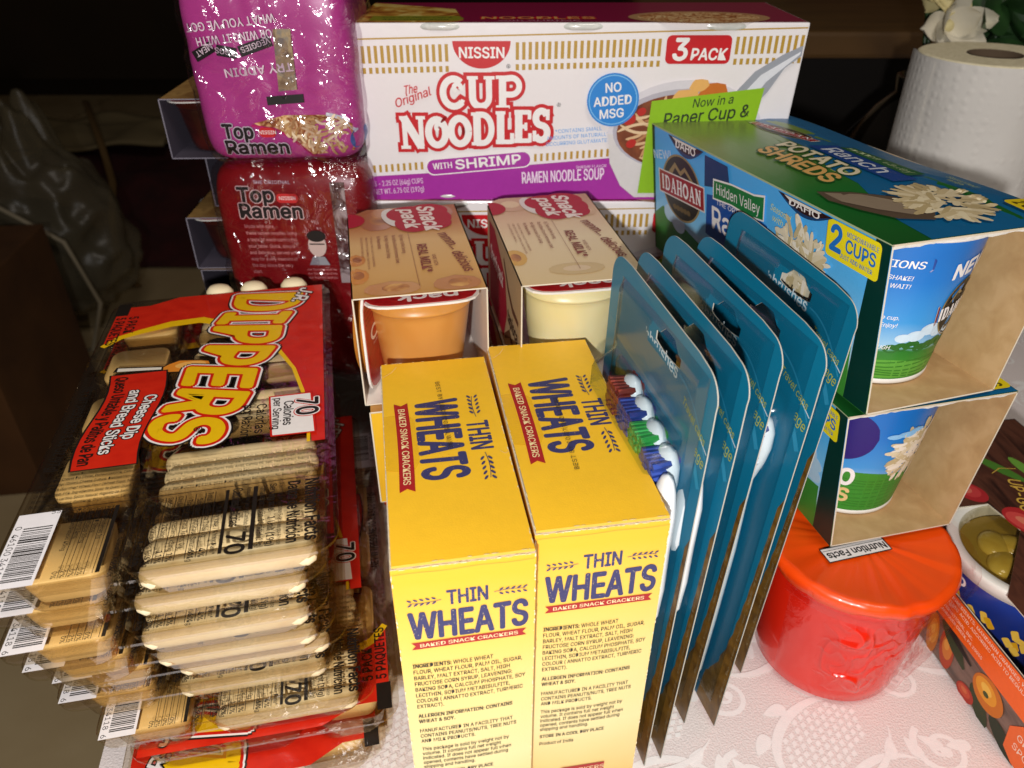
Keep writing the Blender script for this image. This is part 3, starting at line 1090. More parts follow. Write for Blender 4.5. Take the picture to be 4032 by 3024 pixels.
# ================================================================ pudding sleeves
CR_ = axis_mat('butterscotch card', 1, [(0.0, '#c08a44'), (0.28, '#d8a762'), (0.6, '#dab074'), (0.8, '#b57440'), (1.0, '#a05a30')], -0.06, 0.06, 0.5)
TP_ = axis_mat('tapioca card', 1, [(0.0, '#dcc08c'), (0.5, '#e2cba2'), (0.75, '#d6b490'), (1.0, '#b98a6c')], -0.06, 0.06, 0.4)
IN_ = pm('#e5ddd4', 0.7)
LOGR0 = '#a3162c'
CARAM = ramp_mat('caramel print', [(0.3, '#8a4f22'), (0.5, '#b87634'), (0.7, '#dda85a')], 70, 2, 1.0, 0.35)
def make_sleeve(name, label, loc, rz, card, w, L, h, accent, side, flavour, group):
    t = thing(name, label, 'carton', loc, rz, group)
    w2, l2 = w / 2, L / 2
    th = 0.0007
    b = B()
    zt = lambda x, y: h + 0.0008 * (1 - (x / w2) ** 2) * (0.4 + 0.6 * (y + l2) / L)
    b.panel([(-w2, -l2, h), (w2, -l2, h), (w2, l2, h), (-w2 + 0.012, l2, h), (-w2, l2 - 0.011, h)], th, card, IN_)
    b.panel([(w2, -l2, 0), (w2, l2, 0), (w2, l2, h), (w2, -l2, h)], th, side, IN_)
    b.panel([(-w2, l2 - 0.011, 0), (-w2, -l2, 0), (-w2, -l2, h), (-w2, l2 - 0.011, h)], th, side, IN_)
    b.panel([(-w2, l2 - 0.011, 0), (-w2 + 0.012, l2, 0), (w2, l2, 0), (w2, -l2, 0), (-w2, -l2, 0)], th, side, IN_)
    b.build('sleeve', t)
    if flavour is None:
        return t
    P = Pr(lambda u, v, hh: Vector((-w2 + v * 0.001, l2 - u * 0.001, h + 0.0001 + hh * 0.001)), dh=0.02)
    LOGR = pm('#ab1730', 0.5, spec=0.2)
    TXT = pm('#8a4030', 0.5)
    # amber candies and creamy curls printed round the edges
    rnd = random.Random(len(flavour))
    if accent:
        for (u, v, a, b_, m) in ((20, 17, 15, 11, '#a8653a'), (8, 30, 11, 16, '#b57440'), (12, 54, 12, 9, '#a05a34'), (27, 50, 10, 8, '#b46c3a'), (75, 3.5, 7, 5, '#c9822e'), (95, 3.5, 9, 6, '#d08a2c'), (112, 20, 8, 14, '#c58a50'), (112, 52, 9, 12, '#b8763a')):
            P.poly([(max(0.4, min(L * 1000 - .4, u + a * math.cos(k * 0.45) * (1 + 0.08 * math.sin(3 * k)))), max(0.4, min(w * 1000 - .4, v + b_ * math.sin(k * 0.45)))) for k in range(14)], pm(m, 0.3, coat=0.2))
            P.poly([(max(0.5, min(L * 1000 - .5, u + a * 0.55 * math.cos(k * 0.55) - a * 0.1)), max(0.5, min(w * 1000 - .5, v + b_ * 0.5 * math.sin(k * 0.55) + b_ * 0.12))) for k in range(11)], CARAM)
    else:
        for (u, v, a, b_, m) in ((12, 14, 12, 12, '#c39a7a'), (8, 50, 12, 12, '#bf9070'), (30, 58, 8, 6, '#c9a37e'), (92, 3.2, 10, 6, '#d2a24c'), (110, 32, 7, 15, '#cdb07c'), (112, 58, 6, 7, '#d8bf92')):
            P.poly([(max(0.4, min(L * 1000 - .4, u + a * math.cos(k * 0.45))), max(0.4, min(w * 1000 - .4, v + b_ * math.sin(k * 0.45)))) for k in range(14)], pm(m, 0.35))
            P.poly([(max(0.5, min(L * 1000 - .5, u + a * 0.5 * math.cos(k * 0.55))), max(0.5, min(w * 1000 - .5, v + b_ * 0.5 * math.sin(k * 0.55)))) for k in range(11)], CARAM if v < 8 else pm('#d9bd96', 0.35))
    P.ell(18, 0.6, 11, 9.5, LOGR, a0=0, a1=180)
    # logo: red cloud with white script, white spoon at its left
    P.ell(17, 27, 15, 6.5, pm('#d5cdc6', 0.35), rot=10)
    for (u, v, a, b_) in ((13, 37, 13, 14), (21, 46, 16, 15), (28, 38, 14, 11), (10, 48, 12, 12), (30, 50, 10, 10)):
        P.ell(u, v, a, b_, LOGR)
    P.text('Snack', 2.0, 42.0, 9.5, pm('#e8d8d0', 0.4), rot=3, width=39, bold=0.045, shear=0.2)
    P.text('pack', 5.5, 31.5, 8.5, pm('#e8d8d0', 0.4), rot=3, width=30, bold=0.045, shear=0.2)
    P.text('mmm...', 47.5, 49.5, 6.0, TXT, rot=13, width=24, sx=0.9, bold=0.02)
    P.text('delicious', 74.5, 54.0, 6.0, TXT, rot=8, width=26, bold=0.02)
    P.text('REAL MILK*', 61.0, 36.6, 5.0, TXT, width=36, bold=0.03, sx=0.8)
    P.text('MADE WITH', 76, 43.2, 2.0, TXT, width=14)
    P.poly([(43, 33.2), (112, 33.2), (112, 33.4), (43, 33.4)], TXT)
    rows = [('0g Trans Fat Per Serving', 28.2), ('No Artificial Growth Hormones Used', 24.0), ('No High Fructose Corn Syrup', 19.8), ('No Preservatives', 15.6)]
    P.up()
    for s_, v in rows:
        P.text(s_, 45.5, v, 2.0, TXT, sx=0.82, bold=0.012, up=False, res=2)
    for k in range(3):
        P.text(('*CONTAINS 10% DAILY VALUE OF MILK PER SERVING', 'MADE WITH NONFAT MILK AND REAL SUGAR FOR FLAVOR', 'SEE NUTRITION PANEL FOR DETAILS')[k], 45.5, 12.0 - 2.7 * k, 1.1, TXT, up=False, res=2)
    P.build('top_print', t)
    # left side face
    P = Pr(mm_map((-w2, l2 - 0.011, 0), -Y, Z), dh=0.02)
    P.poly([(8, 3), (60, 3), (72, 24), (66, 44), (30, 58), (8, 56)], LOGR)
    P.text('Snack pack', 12, 34, 9, pm('#e8d8d0', 0.4), width=46, bold=0.04, shear=0.2)
    BRN = pm('#6a4028', 0.4)
    P.strip([(62, 54), (76, 42), (90, 36), (107, 36)], [3, 4, 4, 3], BRN)
    P.strip([(64, 6), (80, 16), (96, 12), (107, 4)], [3, 5, 5, 3], BRN)
    P.text(flavour, 74, 22, 8, pm('#4a2a1a', 0.5), width=30, bold=0.035, shear=0.15)
    P.build('side_print', t)
    return t
def lid_shape(b, c, r, z, m, mrim, M=None, th=0.0012):
    pts = []
    for k in range(48):
        a = 2 * math.pi * k / 48
        e = 5.0
        rr = r / ((abs(math.cos(a)) ** e + abs(math.sin(a)) ** e) ** (1 / e))
        pts.append((rr * math.cos(a), rr * math.sin(a)))
    f = (lambda v: M @ Vector(v)) if M is not None else (lambda v: Vector(v))
    n = len(pts)
    for s0, s1, z0, z1, mm in ((1.0, 1.0, z, z + th, mrim), (1.0, 0.955, z + th, z + th, mrim), (0.955, 0.95, z + th, z + th + 0.0002, m)):
        vs = [f((c[0] + x * s0, c[1] + y * s0, z0)) for x, y in pts] + [f((c[0] + x * s1, c[1] + y * s1, z1)) for x, y in pts]
        b.add(vs, [(i, (i + 1) % n, n + (i + 1) % n, n + i) for i in range(n)], mm)
    b.add([f((c[0] + x * 0.95, c[1] + y * 0.95, z + th + 0.0002)) for x, y in pts], [tuple(range(n))], m)
    b.add([f((c[0] + x, c[1] + y, z)) for x, y in pts][::-1], [tuple(range(n))], mrim)
FOIL = ramp_mat('red foil', [(0.3, '#a3141c'), (0.7, '#bb1c22')], 300, 3, 0, 0.3, bump=0.1, coat=0.3)
def make_cup(name, label, loc, rz, hexs, group):
    t = thing(name, label, 'pudding cup', loc, rz, group)
    m = ramp_mat('pudding ' + hexs[0], [(0.3, hexs[0]), (0.62, hexs[1]), (0.8, hexs[2])], 26, 2, 0.6, 0.32, coat=0.35)
    pb = m.node_tree.nodes['Principled BSDF']
    pb.inputs['Subsurface Weight'].default_value = 0.35
    pb.inputs['Subsurface Radius'].default_value = (0.006, 0.004, 0.002)
    b = B()
    prof = [(0.0005, 0.001), (0.0185, 0.0), (0.0208, 0.0015), (0.0222, 0.006)] + [(0.0222 + 0.0062 * k / 16, 0.006 + 0.046 * k / 16) for k in range(1, 14)] + [(0.0276, 0.0440), (0.0285, 0.0446), (0.0286, 0.0458), (0.0280, 0.0464), (0.0284, 0.052)]
    b.lathe(prof, m, 56, sq=0.25)
    b.build('cup', t, smooth=True)
    b = B()
    lid_shape(b, (0, 0), 0.0305, 0.052, FOIL, pm('#e8e4de', 0.4))
    b.build('lid', t)
    P = Pr(mm_map((0, 0, 0.0534), -X, -Y), dh=0.02)
    P.text('pack', -18, 18.0, 8, WHITE, width=30, bold=0.05)
    P.ell(0, 8, 20, 5, pm('#2a120c', 0.4))
    P.text('deliciousness', 0, 6, 4.0, pm('#e0b060', 0.4), al='c', width=34)
    P.ell(0, -8, 13, 8, WHITE)
    P.build('lid_print', t)
    return t
SG = 'pudding sleeves lying on their sides'
RS = pm('#8f1420', 0.4)
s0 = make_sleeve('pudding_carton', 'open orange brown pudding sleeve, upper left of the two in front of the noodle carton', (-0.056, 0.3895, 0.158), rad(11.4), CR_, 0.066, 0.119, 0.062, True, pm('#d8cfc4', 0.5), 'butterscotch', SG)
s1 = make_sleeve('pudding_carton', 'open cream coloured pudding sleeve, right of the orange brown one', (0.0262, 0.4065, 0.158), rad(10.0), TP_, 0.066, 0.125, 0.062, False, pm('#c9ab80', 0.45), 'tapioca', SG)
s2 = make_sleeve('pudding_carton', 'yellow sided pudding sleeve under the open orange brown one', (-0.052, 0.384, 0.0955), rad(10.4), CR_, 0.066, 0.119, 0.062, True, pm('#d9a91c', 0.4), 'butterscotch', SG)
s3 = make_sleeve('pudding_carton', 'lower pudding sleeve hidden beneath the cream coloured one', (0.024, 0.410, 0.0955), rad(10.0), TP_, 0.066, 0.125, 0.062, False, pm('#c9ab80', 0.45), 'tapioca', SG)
CG = 'pudding cups inside the sleeves'
def inside(s, x, y, z):
    return s.matrix_basis @ Vector((x, y, z))
c0 = make_cup('pudding_cup', 'butterscotch pudding cup with a red foil lid in the left open sleeve', inside(s0, 0.001, -0.0275, 0.0018), rad(11.4), ('#cc8c40', '#d89c52', '#e0ae6a'), CG)
c1 = make_cup('pudding_cup', 'pale yellow tapioca cup with a red foil lid in the right open sleeve', inside(s1, 0.001, -0.0285, 0.0018), rad(10.0), ('#e0d49c', '#e8dfb2', '#d4c892'), CG)
b = B()
b.panel([(-0.0322, -0.0598, 0.0008), (0.0322, -0.0598, 0.0008), (0.0322, -0.0598, 0.0612), (-0.0322, -0.0598, 0.0612)], 0.0007, ramp_mat('yellow end flap', [(0.3, '#d9a414'), (0.6, '#e8b81c'), (0.8, '#b8862a')], 25, 3, 0.5, 0.4), IN_)
b.build('end_flap', s2)
# a second lid standing at the left inside the open butterscotch sleeve
t = thing('pudding_cup', 'cup tipped on its side showing a red lid, left inside the butterscotch sleeve', 'pudding cup', inside(s0, -0.0303, -0.0555, 0.001), rad(11.4 + 72), CG)
M = Matrix.Rotation(rad(90), 4, 'X')
b = B()
lid_shape(b, (0.0300, 0.030), 0.0295, 0.0, FOIL, pm('#e8e4de', 0.4), M=M)
b.build('lid', t)
b = B()
b.lathe([(0.028, -0.0002), (0.0265, -0.006)], pm('#b8752b', 0.35), 40, sq=0.2)
cb = b.build('cup', t, smooth=True, loc=(0.0300, 0.0, 0.030), rot=(rad(90), 0, 0))
P = Pr(lambda u, v, h: M @ Vector((u * .001, v * .001, 0.0014 + h * 0.001)), dh=0.02)
P.ell(16, 33, 6.6, 4.2, WHITE)
P.ell(16, 33, 4.2, 2.6, FOIL)
P.text('recycle', 16, 26.5, 1.6, WHITE, al='c')
for k in range(5):
    P.text('peel back film to open cup', 3, 52 - 2.6 * k, 1.1, pm('#7a0f14', 0.4), up=False)
P.build('lid_print', t)
# ================================================================ stacked dip trays
DX, DY, DH = 0.123, 0.235, 0.0182
FILM = clear('dip film', '#f7f0e3', 0.07, bump=0.45, bscale=45, gloss=0.15)
TRAY = clear('dip tray', '#f2eadb', 0.07, bump=0.16, bscale=80, gloss=0.2)
BREAD = ramp_mat('bread', [(0.26, '#d9b078'), (0.40, '#f4dfb0'), (0.7, '#f9ebc6')], 40, 4, 0.4, 0.6, bump=0.12)
CHEESE = ramp_mat('cheese', [(0.3, '#f8cf84'), (0.7, '#fcdc9a')], 40, 2, 0, 0.4, coat=0.3)
RLAB = ramp_mat('red label film', [(0.3, '#c8200f'), (0.7, '#d62a14')], 120, 3, 0, 0.35, bump=0.12, coat=0.3)
YEL = pm('#f0c010', 0.35, coat=0.3)
DINK = pm('#1d1712', 0.45)
def rr_pts(x0, y0, x1, y1, r, n=5):
    pts = []
    for cx_, cy_, a in ((x1 - r, y1 - r, 0), (x0 + r, y1 - r, 90), (x0 + r, y0 + r, 180), (x1 - r, y0 + r, 270)):
        for k in range(n + 1):
            t = rad(a + 90 * k / n)
            pts.append((cx_ + r * math.cos(t), cy_ + r * math.sin(t)))
    return pts
def make_dip():
    t = thing('dip_tray', 'x', 'snack tray', (0, 0, 0), 0, 'stacked trays of cheese dip and bread sticks')
    b = B()
    def film(i, j):
        x, y = DX * i, DY * j
        return x, y, DH + 0.00022 * noise.noise(Vector((x * 60, y * 45, 3))) - 0.0004 * abs(math.sin(math.pi * j * 5)) * math.sin(math.pi * i)
    fz = lambda x, y: film(min(1, max(0, x / DX)), min(1, max(0, y / DY)))[2]
    b.grid(film, 24, 50, FILM)
    b.build('film', t, smooth=True)
    # clear tray: flange plus hanging pockets
    b = B()
    q = rr_pts(-0.003, -0.003, DX + 0.003, DY + 0.003, 0.012)
    n = len(q)
    q2 = rr_pts(0.002, 0.002, DX - 0.002, DY - 0.002, 0.009)
    vs = [(x, y, DH - 0.001) for x, y in q] + [(x, y, DH - 0.0014) for x, y in q2] + [(x * 1.0, y, DH - 0.0024) for x, y in q]
    b.add(vs, [(i, (i + 1) % n, n + (i + 1) % n, n + i) for i in range(n)] + [(i, (i + 1) % n, 2 * n + (i + 1) % n, 2 * n + i) for i in range(n)], TRAY)
    for k in range(5):
        y0 = 0.0015 + 0.047 * k
        for x0, x1, r in ((0.004, 0.042, 0.010), (0.044, 0.121, 0.013)):
            a_ = rr_pts(x0, y0, x1, y0 + 0.0445, 0.007)
            c_ = rr_pts(x0 + 0.002, y0 + 0.0015, x1 - 0.002, y0 + 0.043, r)
            m_ = len(a_)
            vs = [(x, y, DH - 0.0016) for x, y in a_] + [(x, y, 0.002) for x, y in c_] + [(x * .96 + .04 * (x0 + x1) / 2, y * .96 + .04 * (y0 + .022), 0.0008) for x, y in c_]
            b.add(vs, [(i, (i + 1) % m_, m_ + (i + 1) % m_, m_ + i) for i in range(m_)] + [(m_ + i, m_ + (i + 1) % m_, 2 * m_ + (i + 1) % m_, 2 * m_ + i) for i in range(m_)] + [tuple(2 * m_ + i for i in range(m_))[::-1]], TRAY)
    b.build('tray', t, smooth=False)
    # food
    b = B()
    prof = rr_pts(0, 0, 0.030, 0.032, 0.006)
    lay = [(0.0015, 0.80), (0.0025, 0.86), (0.0105, 0.97), (0.0148, 1.0), (0.0158, 0.98)]
    vs = [(0.015 + (x - 0.015) * s_, 0.016 + (y - 0.016) * s_, z) for z, s_ in lay for x, y in prof]
    n = len(prof)
    fs = [(k * n + i, k * n + (i + 1) % n, (k + 1) * n + (i + 1) % n, (k + 1) * n + i) for k in range(len(lay) - 1) for i in range(n)]
    fs += [tuple(range(n))[::-1], tuple((len(lay) - 1) * n + i for i in range(n))]
    b.add(vs, fs, CHEESE)
    ch0 = b.build('cheese_block', t, smooth=True, loc=(0.0075, 0.005, 0))
    b = B()
    b.tube([(0.0, 0, 0), (0.0012, 0, 0), (0.004, 0, 0), (0.035, 0.0003, 0), (0.064, 0, 0), (0.067, 0, 0), (0.068, 0, 0)], [0.001, 0.0036, 0.0052, 0.0055, 0.0053, 0.0038, 0.0012], BREAD, seg=18, flat=1.08)
    st0 = b.build('bread_stick', t, smooth=True, loc=(0.0485, 0.0078, 0.0080))
    for k in range(5):
        if k:
            c = ch0.copy(); COL.objects.link(c); c.location = (0.0075, 0.005 + 0.047 * k, 0)
        for j in range(3):
            if k or j:
                c = st0.copy(); COL.objects.link(c)
                c.location = (0.0485 + random.uniform(-.0007, .0007), 0.0078 + 0.0108 * j + 0.047 * k, 0.0080)
                c.rotation_euler = (random.choice((0, math.pi)), 0, random.uniform(-.02, .02))
    # printing on the film
    P = Pr(lambda u, v, h: Vector((v * .001, DY - u * .001, DH + 0.0001 + h * .001)), dh=0.016, h0=0.15)
    ar = [(55.4, 1.5), (46, 9), (41.2, 18.8), (35, 35), (33.4, 51.9), (42, 67), (56.2, 79.0), (77.9, 97.1), (100, 106), (122.9, 110.8), (146, 114), (167, 115.5)]
    def patch(pts, m, nseg):  # split a long outline in strips so that it follows the film
        P.poly(pts, m)
    for i in range(len(ar) - 1):
        (a, b_), (c, d) = ar[i], ar[i + 1]
        if i < 4:
            P.poly([(a, b_), (c, d), (8 if d < 34 else -0.3, d), (8 if b_ < 34 else -0.3, b_)], RLAB, up=(i == 0))
        else:
            P.poly([(a, b_), (c, d), (c, 121.5), (a, 121.5)], RLAB, up=False)
    P.poly([(-0.3, 51.9), (33.4, 51.9), (33.4, 86), (-0.3, 86)], RLAB, up=False)
    P.poly([(-0.3, 86), (33.4, 86), (33.4, 121.5), (-0.3, 121.5)], RLAB, up=False)
    P.strip(ar[:-1] + [(167, 114.0)], [3.5, 4.5, 5.5, 7, 7, 5, 3.5, 2.5, 2, 2, 1.8, 1.5], YEL)
    P.poly([(3.0, 0.6), (18.5, 0.6), (18.5, 8), (3.0, 8)], DINK)
    P.text('5 PACK', 21, 9.5, 5.2, DINK, bold=0.03, sx=0.8)
    P.text('5 PAQUETES', 21, 2.5, 5.2, DINK, bold=0.03, sx=0.75)
    # spreader knife with cheese blob
    P.poly([(85, 13), (88, 40), (84, 40.5), (80, 14)], DINK)
    P.poly([(84.5, 15), (87, 39), (84.8, 39.2), (81.2, 15)], pm('#e8e0d0', 0.4))
    P.poly([(86 + 7 * math.cos(k * .5) * (1 + .15 * math.sin(2 * k)), 50 + 13 * math.sin(k * .5)) for k in range(13)], DINK)
    P.poly([(86 + 6 * math.cos(k * .5) * (1 + .15 * math.sin(2 * k)), 50 + 12 * math.sin(k * .5)) for k in range(13)], pm('#e08a2c', 0.4))
    P.poly([(85 + 3.5 * math.cos(k * .5), 52 + 8 * math.sin(k * .5)) for k in range(13)], pm('#f0b45a', 0.4))
    # big cartoon name running down the label
    WH = pm('#f2ece6', 0.35)
    RD2 = pm('#d2210f', 0.35)
    fan = lambda a, b_, w: (a + (b_ / 38) * (a / w - 0.35) * 9, b_ * (1.06 - 0.14 * a / w) + 1.5 * math.sin(a / w * 19))
    P.text('DIPPERS', 6.0, 70.5, 36, YEL, rot=-11.5, width=146, bold=0.035, warp=fan, out=[(DINK, 3.6), (WH, 2.6), (RD2, 1.6)], res=4)
    P.text('J.R.', 2.5, 109.0, 8.5, WH, rot=-18, bold=0.03, shear=0.2, out=[(DINK, 0.8)])
    P.text('\u00ae', 145, 60, 5, DINK)
    # red banner
    bw = lambda x: 2.2 * math.sin((x - 88) / 80 * 6.0)
    for i in range(10):
        a, c = 88.5 + 8.0 * i, 96.5 + 8.0 * i
        P.poly([(a, 12.2 + bw(a)), (c, 12.2 + bw(c)), (c, 41.0 + bw(c)), (a, 41.0 + bw(a))], DINK, up=(i == 0))
    for i in range(10):
        a, c = 89.3 + 7.85 * i, 97.15 + 7.85 * i
        P.poly([(a, 13.2 + bw(a)), (c, 13.2 + bw(c)), (c, 40.2 + bw(c)), (a, 40.2 + bw(a))], RLAB, up=(i == 0))
    wb = lambda x0: (lambda a, b_, w: (a, b_ + bw(x0 + a)))
    P.text('Cheese Dip', 112, 32.0, 5.6, WH, width=36, bold=0.025, out=[(DINK, 0.6)], warp=wb(112))
    P.text('and Bread Sticks', 106, 23.6, 5.6, WH, width=52, bold=0.025, out=[(DINK, 0.6)], warp=wb(106))
    P.text('Queso Untable y Palitos de Pan', 92, 15.6, 5.8, DINK, width=73, bold=0.025, warp=wb(92))
    # calorie box
    P.poly([(126.5, 94.5), (161, 96.8), (161.5, 117.8), (126.5, 115.8)], RD2)
    P.poly([(127.5, 95.5), (160, 97.7), (160.5, 116.8), (127.5, 114.8)], WH)
    P.text('70', 132, 108.5, 10, DINK, bold=0.035, out=[(RD2, 1.1), (WH, 0.6)], sx=0.9)
    P.text('Calories', 133, 102.3, 4.6, DINK, sx=0.85, bold=0.015)
    P.text('per Serving', 129.5, 97.2, 4.0, DINK, width=26, bold=0.015)
    P.text('Calorías', 133, 89.5, 4.6, DINK, width=24, bold=0.02)
    P.text('por Ración', 133, 83.2, 4.6, DINK, width=26, bold=0.02)
    P.text('NET WT/PESO NETO 3.43 OZ (97g)', 99, 2.5, 4.6, DINK, width=68, bold=0.02)
    # ingredients, running across
    ing = ['Ingredients: Cheese Dip [Water, Pasteurized Milk, Canola Oil, Reduced Minerals Whey, Whey, Maltodextrin, Sodium Phosphate, Corn Syrup Solids, Salt, Contains less than 2% of',
           'Apo-carotenal (Color), Cheese Culture, Distilled Monoglycerides, Enzymes, Lactic Acid, Natural Flavor, Sodium Alginate, Sorbic Acid (Preservative), Sugar, Xanthan Gum],',
           'Bread Sticks [Enriched Wheat Flour (Wheat Flour, Niacin, Reduced Iron, Thiamine Mononitrate, Riboflavin, Folic Acid), Canola Oil, Salt, Yeast Extract, Baking Soda].',
           'Contains: Wheat, Milk. Ingredientes: Salsa de Queso [Agua, Leche Pasteurizada, Aceite de Canola, Suero de Leche con Minerales Reducidos, Suero, Maltodextrina, Fosfato de Sodio,',
           'Enzimas, Acido Lactico, Sabor Natural, Alginato de Sodio, Acido Sorbico (Conservante), Azucar, Goma Xantana], Palitos de Pan [Harina Enriquecida de Trigo (Harina de Trigo,',
           'Bicarbonato de Sodio]. Contiene: Trigo (Gluten), Leche. PRODUCT OF U.S.A. PRODUCTO DE E.U.A. 2021 Does Not Need Refrigeration/No Requiere Refrigeracion']
    P.up()
    for i, s_ in enumerate(ing):
        P.text(s_, 174.6 + 3.3 * i, 2.5, 1.75, DINK, rot=90, width=117, bold=0.012, up=False, res=2)
    # nutrition panel
    P.up()
    P.strip([(194, 121), (194, 17)], 0.35, DINK, up=False)
    P.text('Nutrition Facts', 196, 113.2, 5.6, DINK, width=37, bold=0.04, up=False)
    P.text('Datos de Nutrición', 196, 106.0, 5.0, DINK, width=37, bold=0.03, up=False)
    P.text('5 servings per container/5 raciones por envase', 196, 102.4, 1.9, DINK, width=37, up=False, res=2)
    P.text('Serving size    1 Unit (19g)', 196, 98.4, 2.9, DINK, width=37, bold=0.03, up=False)
    P.text('Tamaño por ración  1 Unidad (19g)', 196, 94.6, 2.6, DINK, width=37, bold=0.015, up=False)
    P.poly([(196, 91.8), (233.5, 91.8), (233.5, 93.6), (196, 93.6)], DINK, up=False)
    P.text('Amount Per Serving/Cantidad Por Ración', 196, 89.2, 1.8, DINK, width=32, bold=0.015, up=False, res=2)
    P.text('Calories/Calorías', 196, 83.4, 4.0, DINK, width=23, bold=0.035, up=False)
    P.text('70', 223.5, 83.2, 7.0, DINK, bold=0.045, up=False)
    P.poly([(196, 80.6), (233.5, 80.6), (233.5, 82.0), (196, 82.0)], DINK, up=False)
    P.text('% Daily Value / % Valor Diario*', 206, 77.6, 2.0, DINK, width=27, bold=0.02, up=False, res=2)
    rows = [('Total Fat/Grasa Total 3g', '4%'), ('Saturated Fat/Grasa Saturada 1g', '6%'), ('Trans Fat/Grasa Trans 0g', ''), ('Cholesterol/Colesterol <5mg', '1%'), ('Sodium/Sodio 245mg', '11%'), ('Total Carb./Carbohidratos Total 9g', '3%'), ('Dietary Fiber/Fibra Dietetica 0g', '1%'), ('Total Sugars/Azucares 2g', ''), ('Added Sugars/Azucares Anadidos', '2%')]
    for i, (s_, q_) in enumerate(rows):
        v = 73.4 - 3.95 * i
        P.strip([(196, v + 3.1), (233.5, v + 3.1)], 0.3, DINK, up=False)
        P.text(s_, 196 + (3 if i in (1, 2, 6, 7, 8) else 0), v, 2.1, DINK, sx=0.82, bold=0.015, up=False, res=2)
        if q_:
            P.text(q_, 233.5, v, 2.3, DINK, al='r', bold=0.03, up=False, res=2)
    P.poly([(196, 37.0), (233.5, 37.0), (233.5, 38.6), (196, 38.6)], DINK, up=False)
    for i, (s_, q_) in enumerate((('Protein/Proteinas 1g', ''), ('Vitamin D 0mcg', '0%'), ('Calcium/Calcio 20mg', '0%'), ('Iron/Hierro 0.4mg', '2%'), ('Potassium/Potasio 40mg', '0%'))):
        v = 33.6 - 3.0 * i
        P.strip([(196, v + 2.5), (233.5, v + 2.5)], 0.25, DINK, up=False)
        P.text(s_, 196, v, 1.7, DINK, sx=0.85, bold=0.015, up=False, res=2)
        if q_:
            P.text(q_, 233.5, v, 1.8, DINK, al='r', bold=0.02, up=False, res=2)
    P.poly([(194.5, 0.2), (235.2, 0.2), (235.2, 16.2), (194.5, 16.2)], pm('#efeaea', 0.35, coat=0.2))
    P.text('5500649', 196, 12.5, 2.2, DINK, rot=90, sx=1.0)
    rb = random.Random(5)
    u = 203.0
    P.up()
    while u < 232:
        w = rb.choice([0.35, 0.35, 0.6, 0.9])
        P.poly([(u, 4.2), (u + w, 4.2), (u + w, 15), (u, 15)], DINK, up=False)
        u += w + rb.choice([0.35, 0.5, 0.8])
    P.text('0  46100 34118  6', 201.5, 1.0, 2.4, DINK, width=33, up=False)
    P.build('label_print', t)
    return t
dp0 = make_dip()
dip_kids = kids(dp0)
st = [(-191, 188, 151.8, 12.3), (-199, 191, 133.1, 12.0), (-200, 188.5, 114.4, 12.6), (-201, 195, 95.7, 11.6), (-199, 203, 77.0, 12.6), (-204, 206, 58.3, 11.2), (-189, 200, 39.6, 11.8)]
labs = ['topmost tray of the dip stack, its red and yellow front label fully in view', 'second tray from the top of the dip stack', 'third tray from the top of the dip stack', 'fourth tray from the top of the dip stack, set back under the third', 'fifth tray from the top of the dip stack, showing a short strip of film', 'sixth tray from the top of the dip stack', 'seventh dip tray down, its barcode directly above the red labels']
SGp = 'stacked trays of cheese dip and bread sticks'
for i, (x, y, z, a) in enumerate(st):
    if i == 0:
        dp0.location = (x / 1000, y / 1000, z / 1000)
        dp0.rotation_euler = (0, 0, rad(a))
        dp0['label'] = labs[0]
    else:
        dup(dp0, (x / 1000, y / 1000, z / 1000), rad(a), labs[i], SGp)
for (x, y, z, a, l_) in ((-59, 227, 20.9, 11.2, 'eighth dip tray down, turned round so its red label end faces out'), (-66, 219, 2.2, 13.0, 'bottom dip tray on the cloth, turned round with red label end out')):
    # turned by half a turn about its front right corner
    q = rad(a + 180)
    off = Vector((DX, DY, 0))
    off = Matrix.Rotation(q, 3, 'Z') @ Vector((0, DY, 0))
    dup(dp0, (x / 1000 - off.x, y / 1000 - off.y, z / 1000), q, l_, SGp)
# two stick ends reach past the back edge of the top tray
for x in (0.053, 0.074, 0.099):
    c = next(q for q in dip_kids if q.name.startswith('bread_stick')).copy(); COL.objects.link(c)
    c.location = (x, 0.2435, -0.0475); c.rotation_euler = (0, rad(-86), 0); c.scale = (1, 1.35, 1.45)
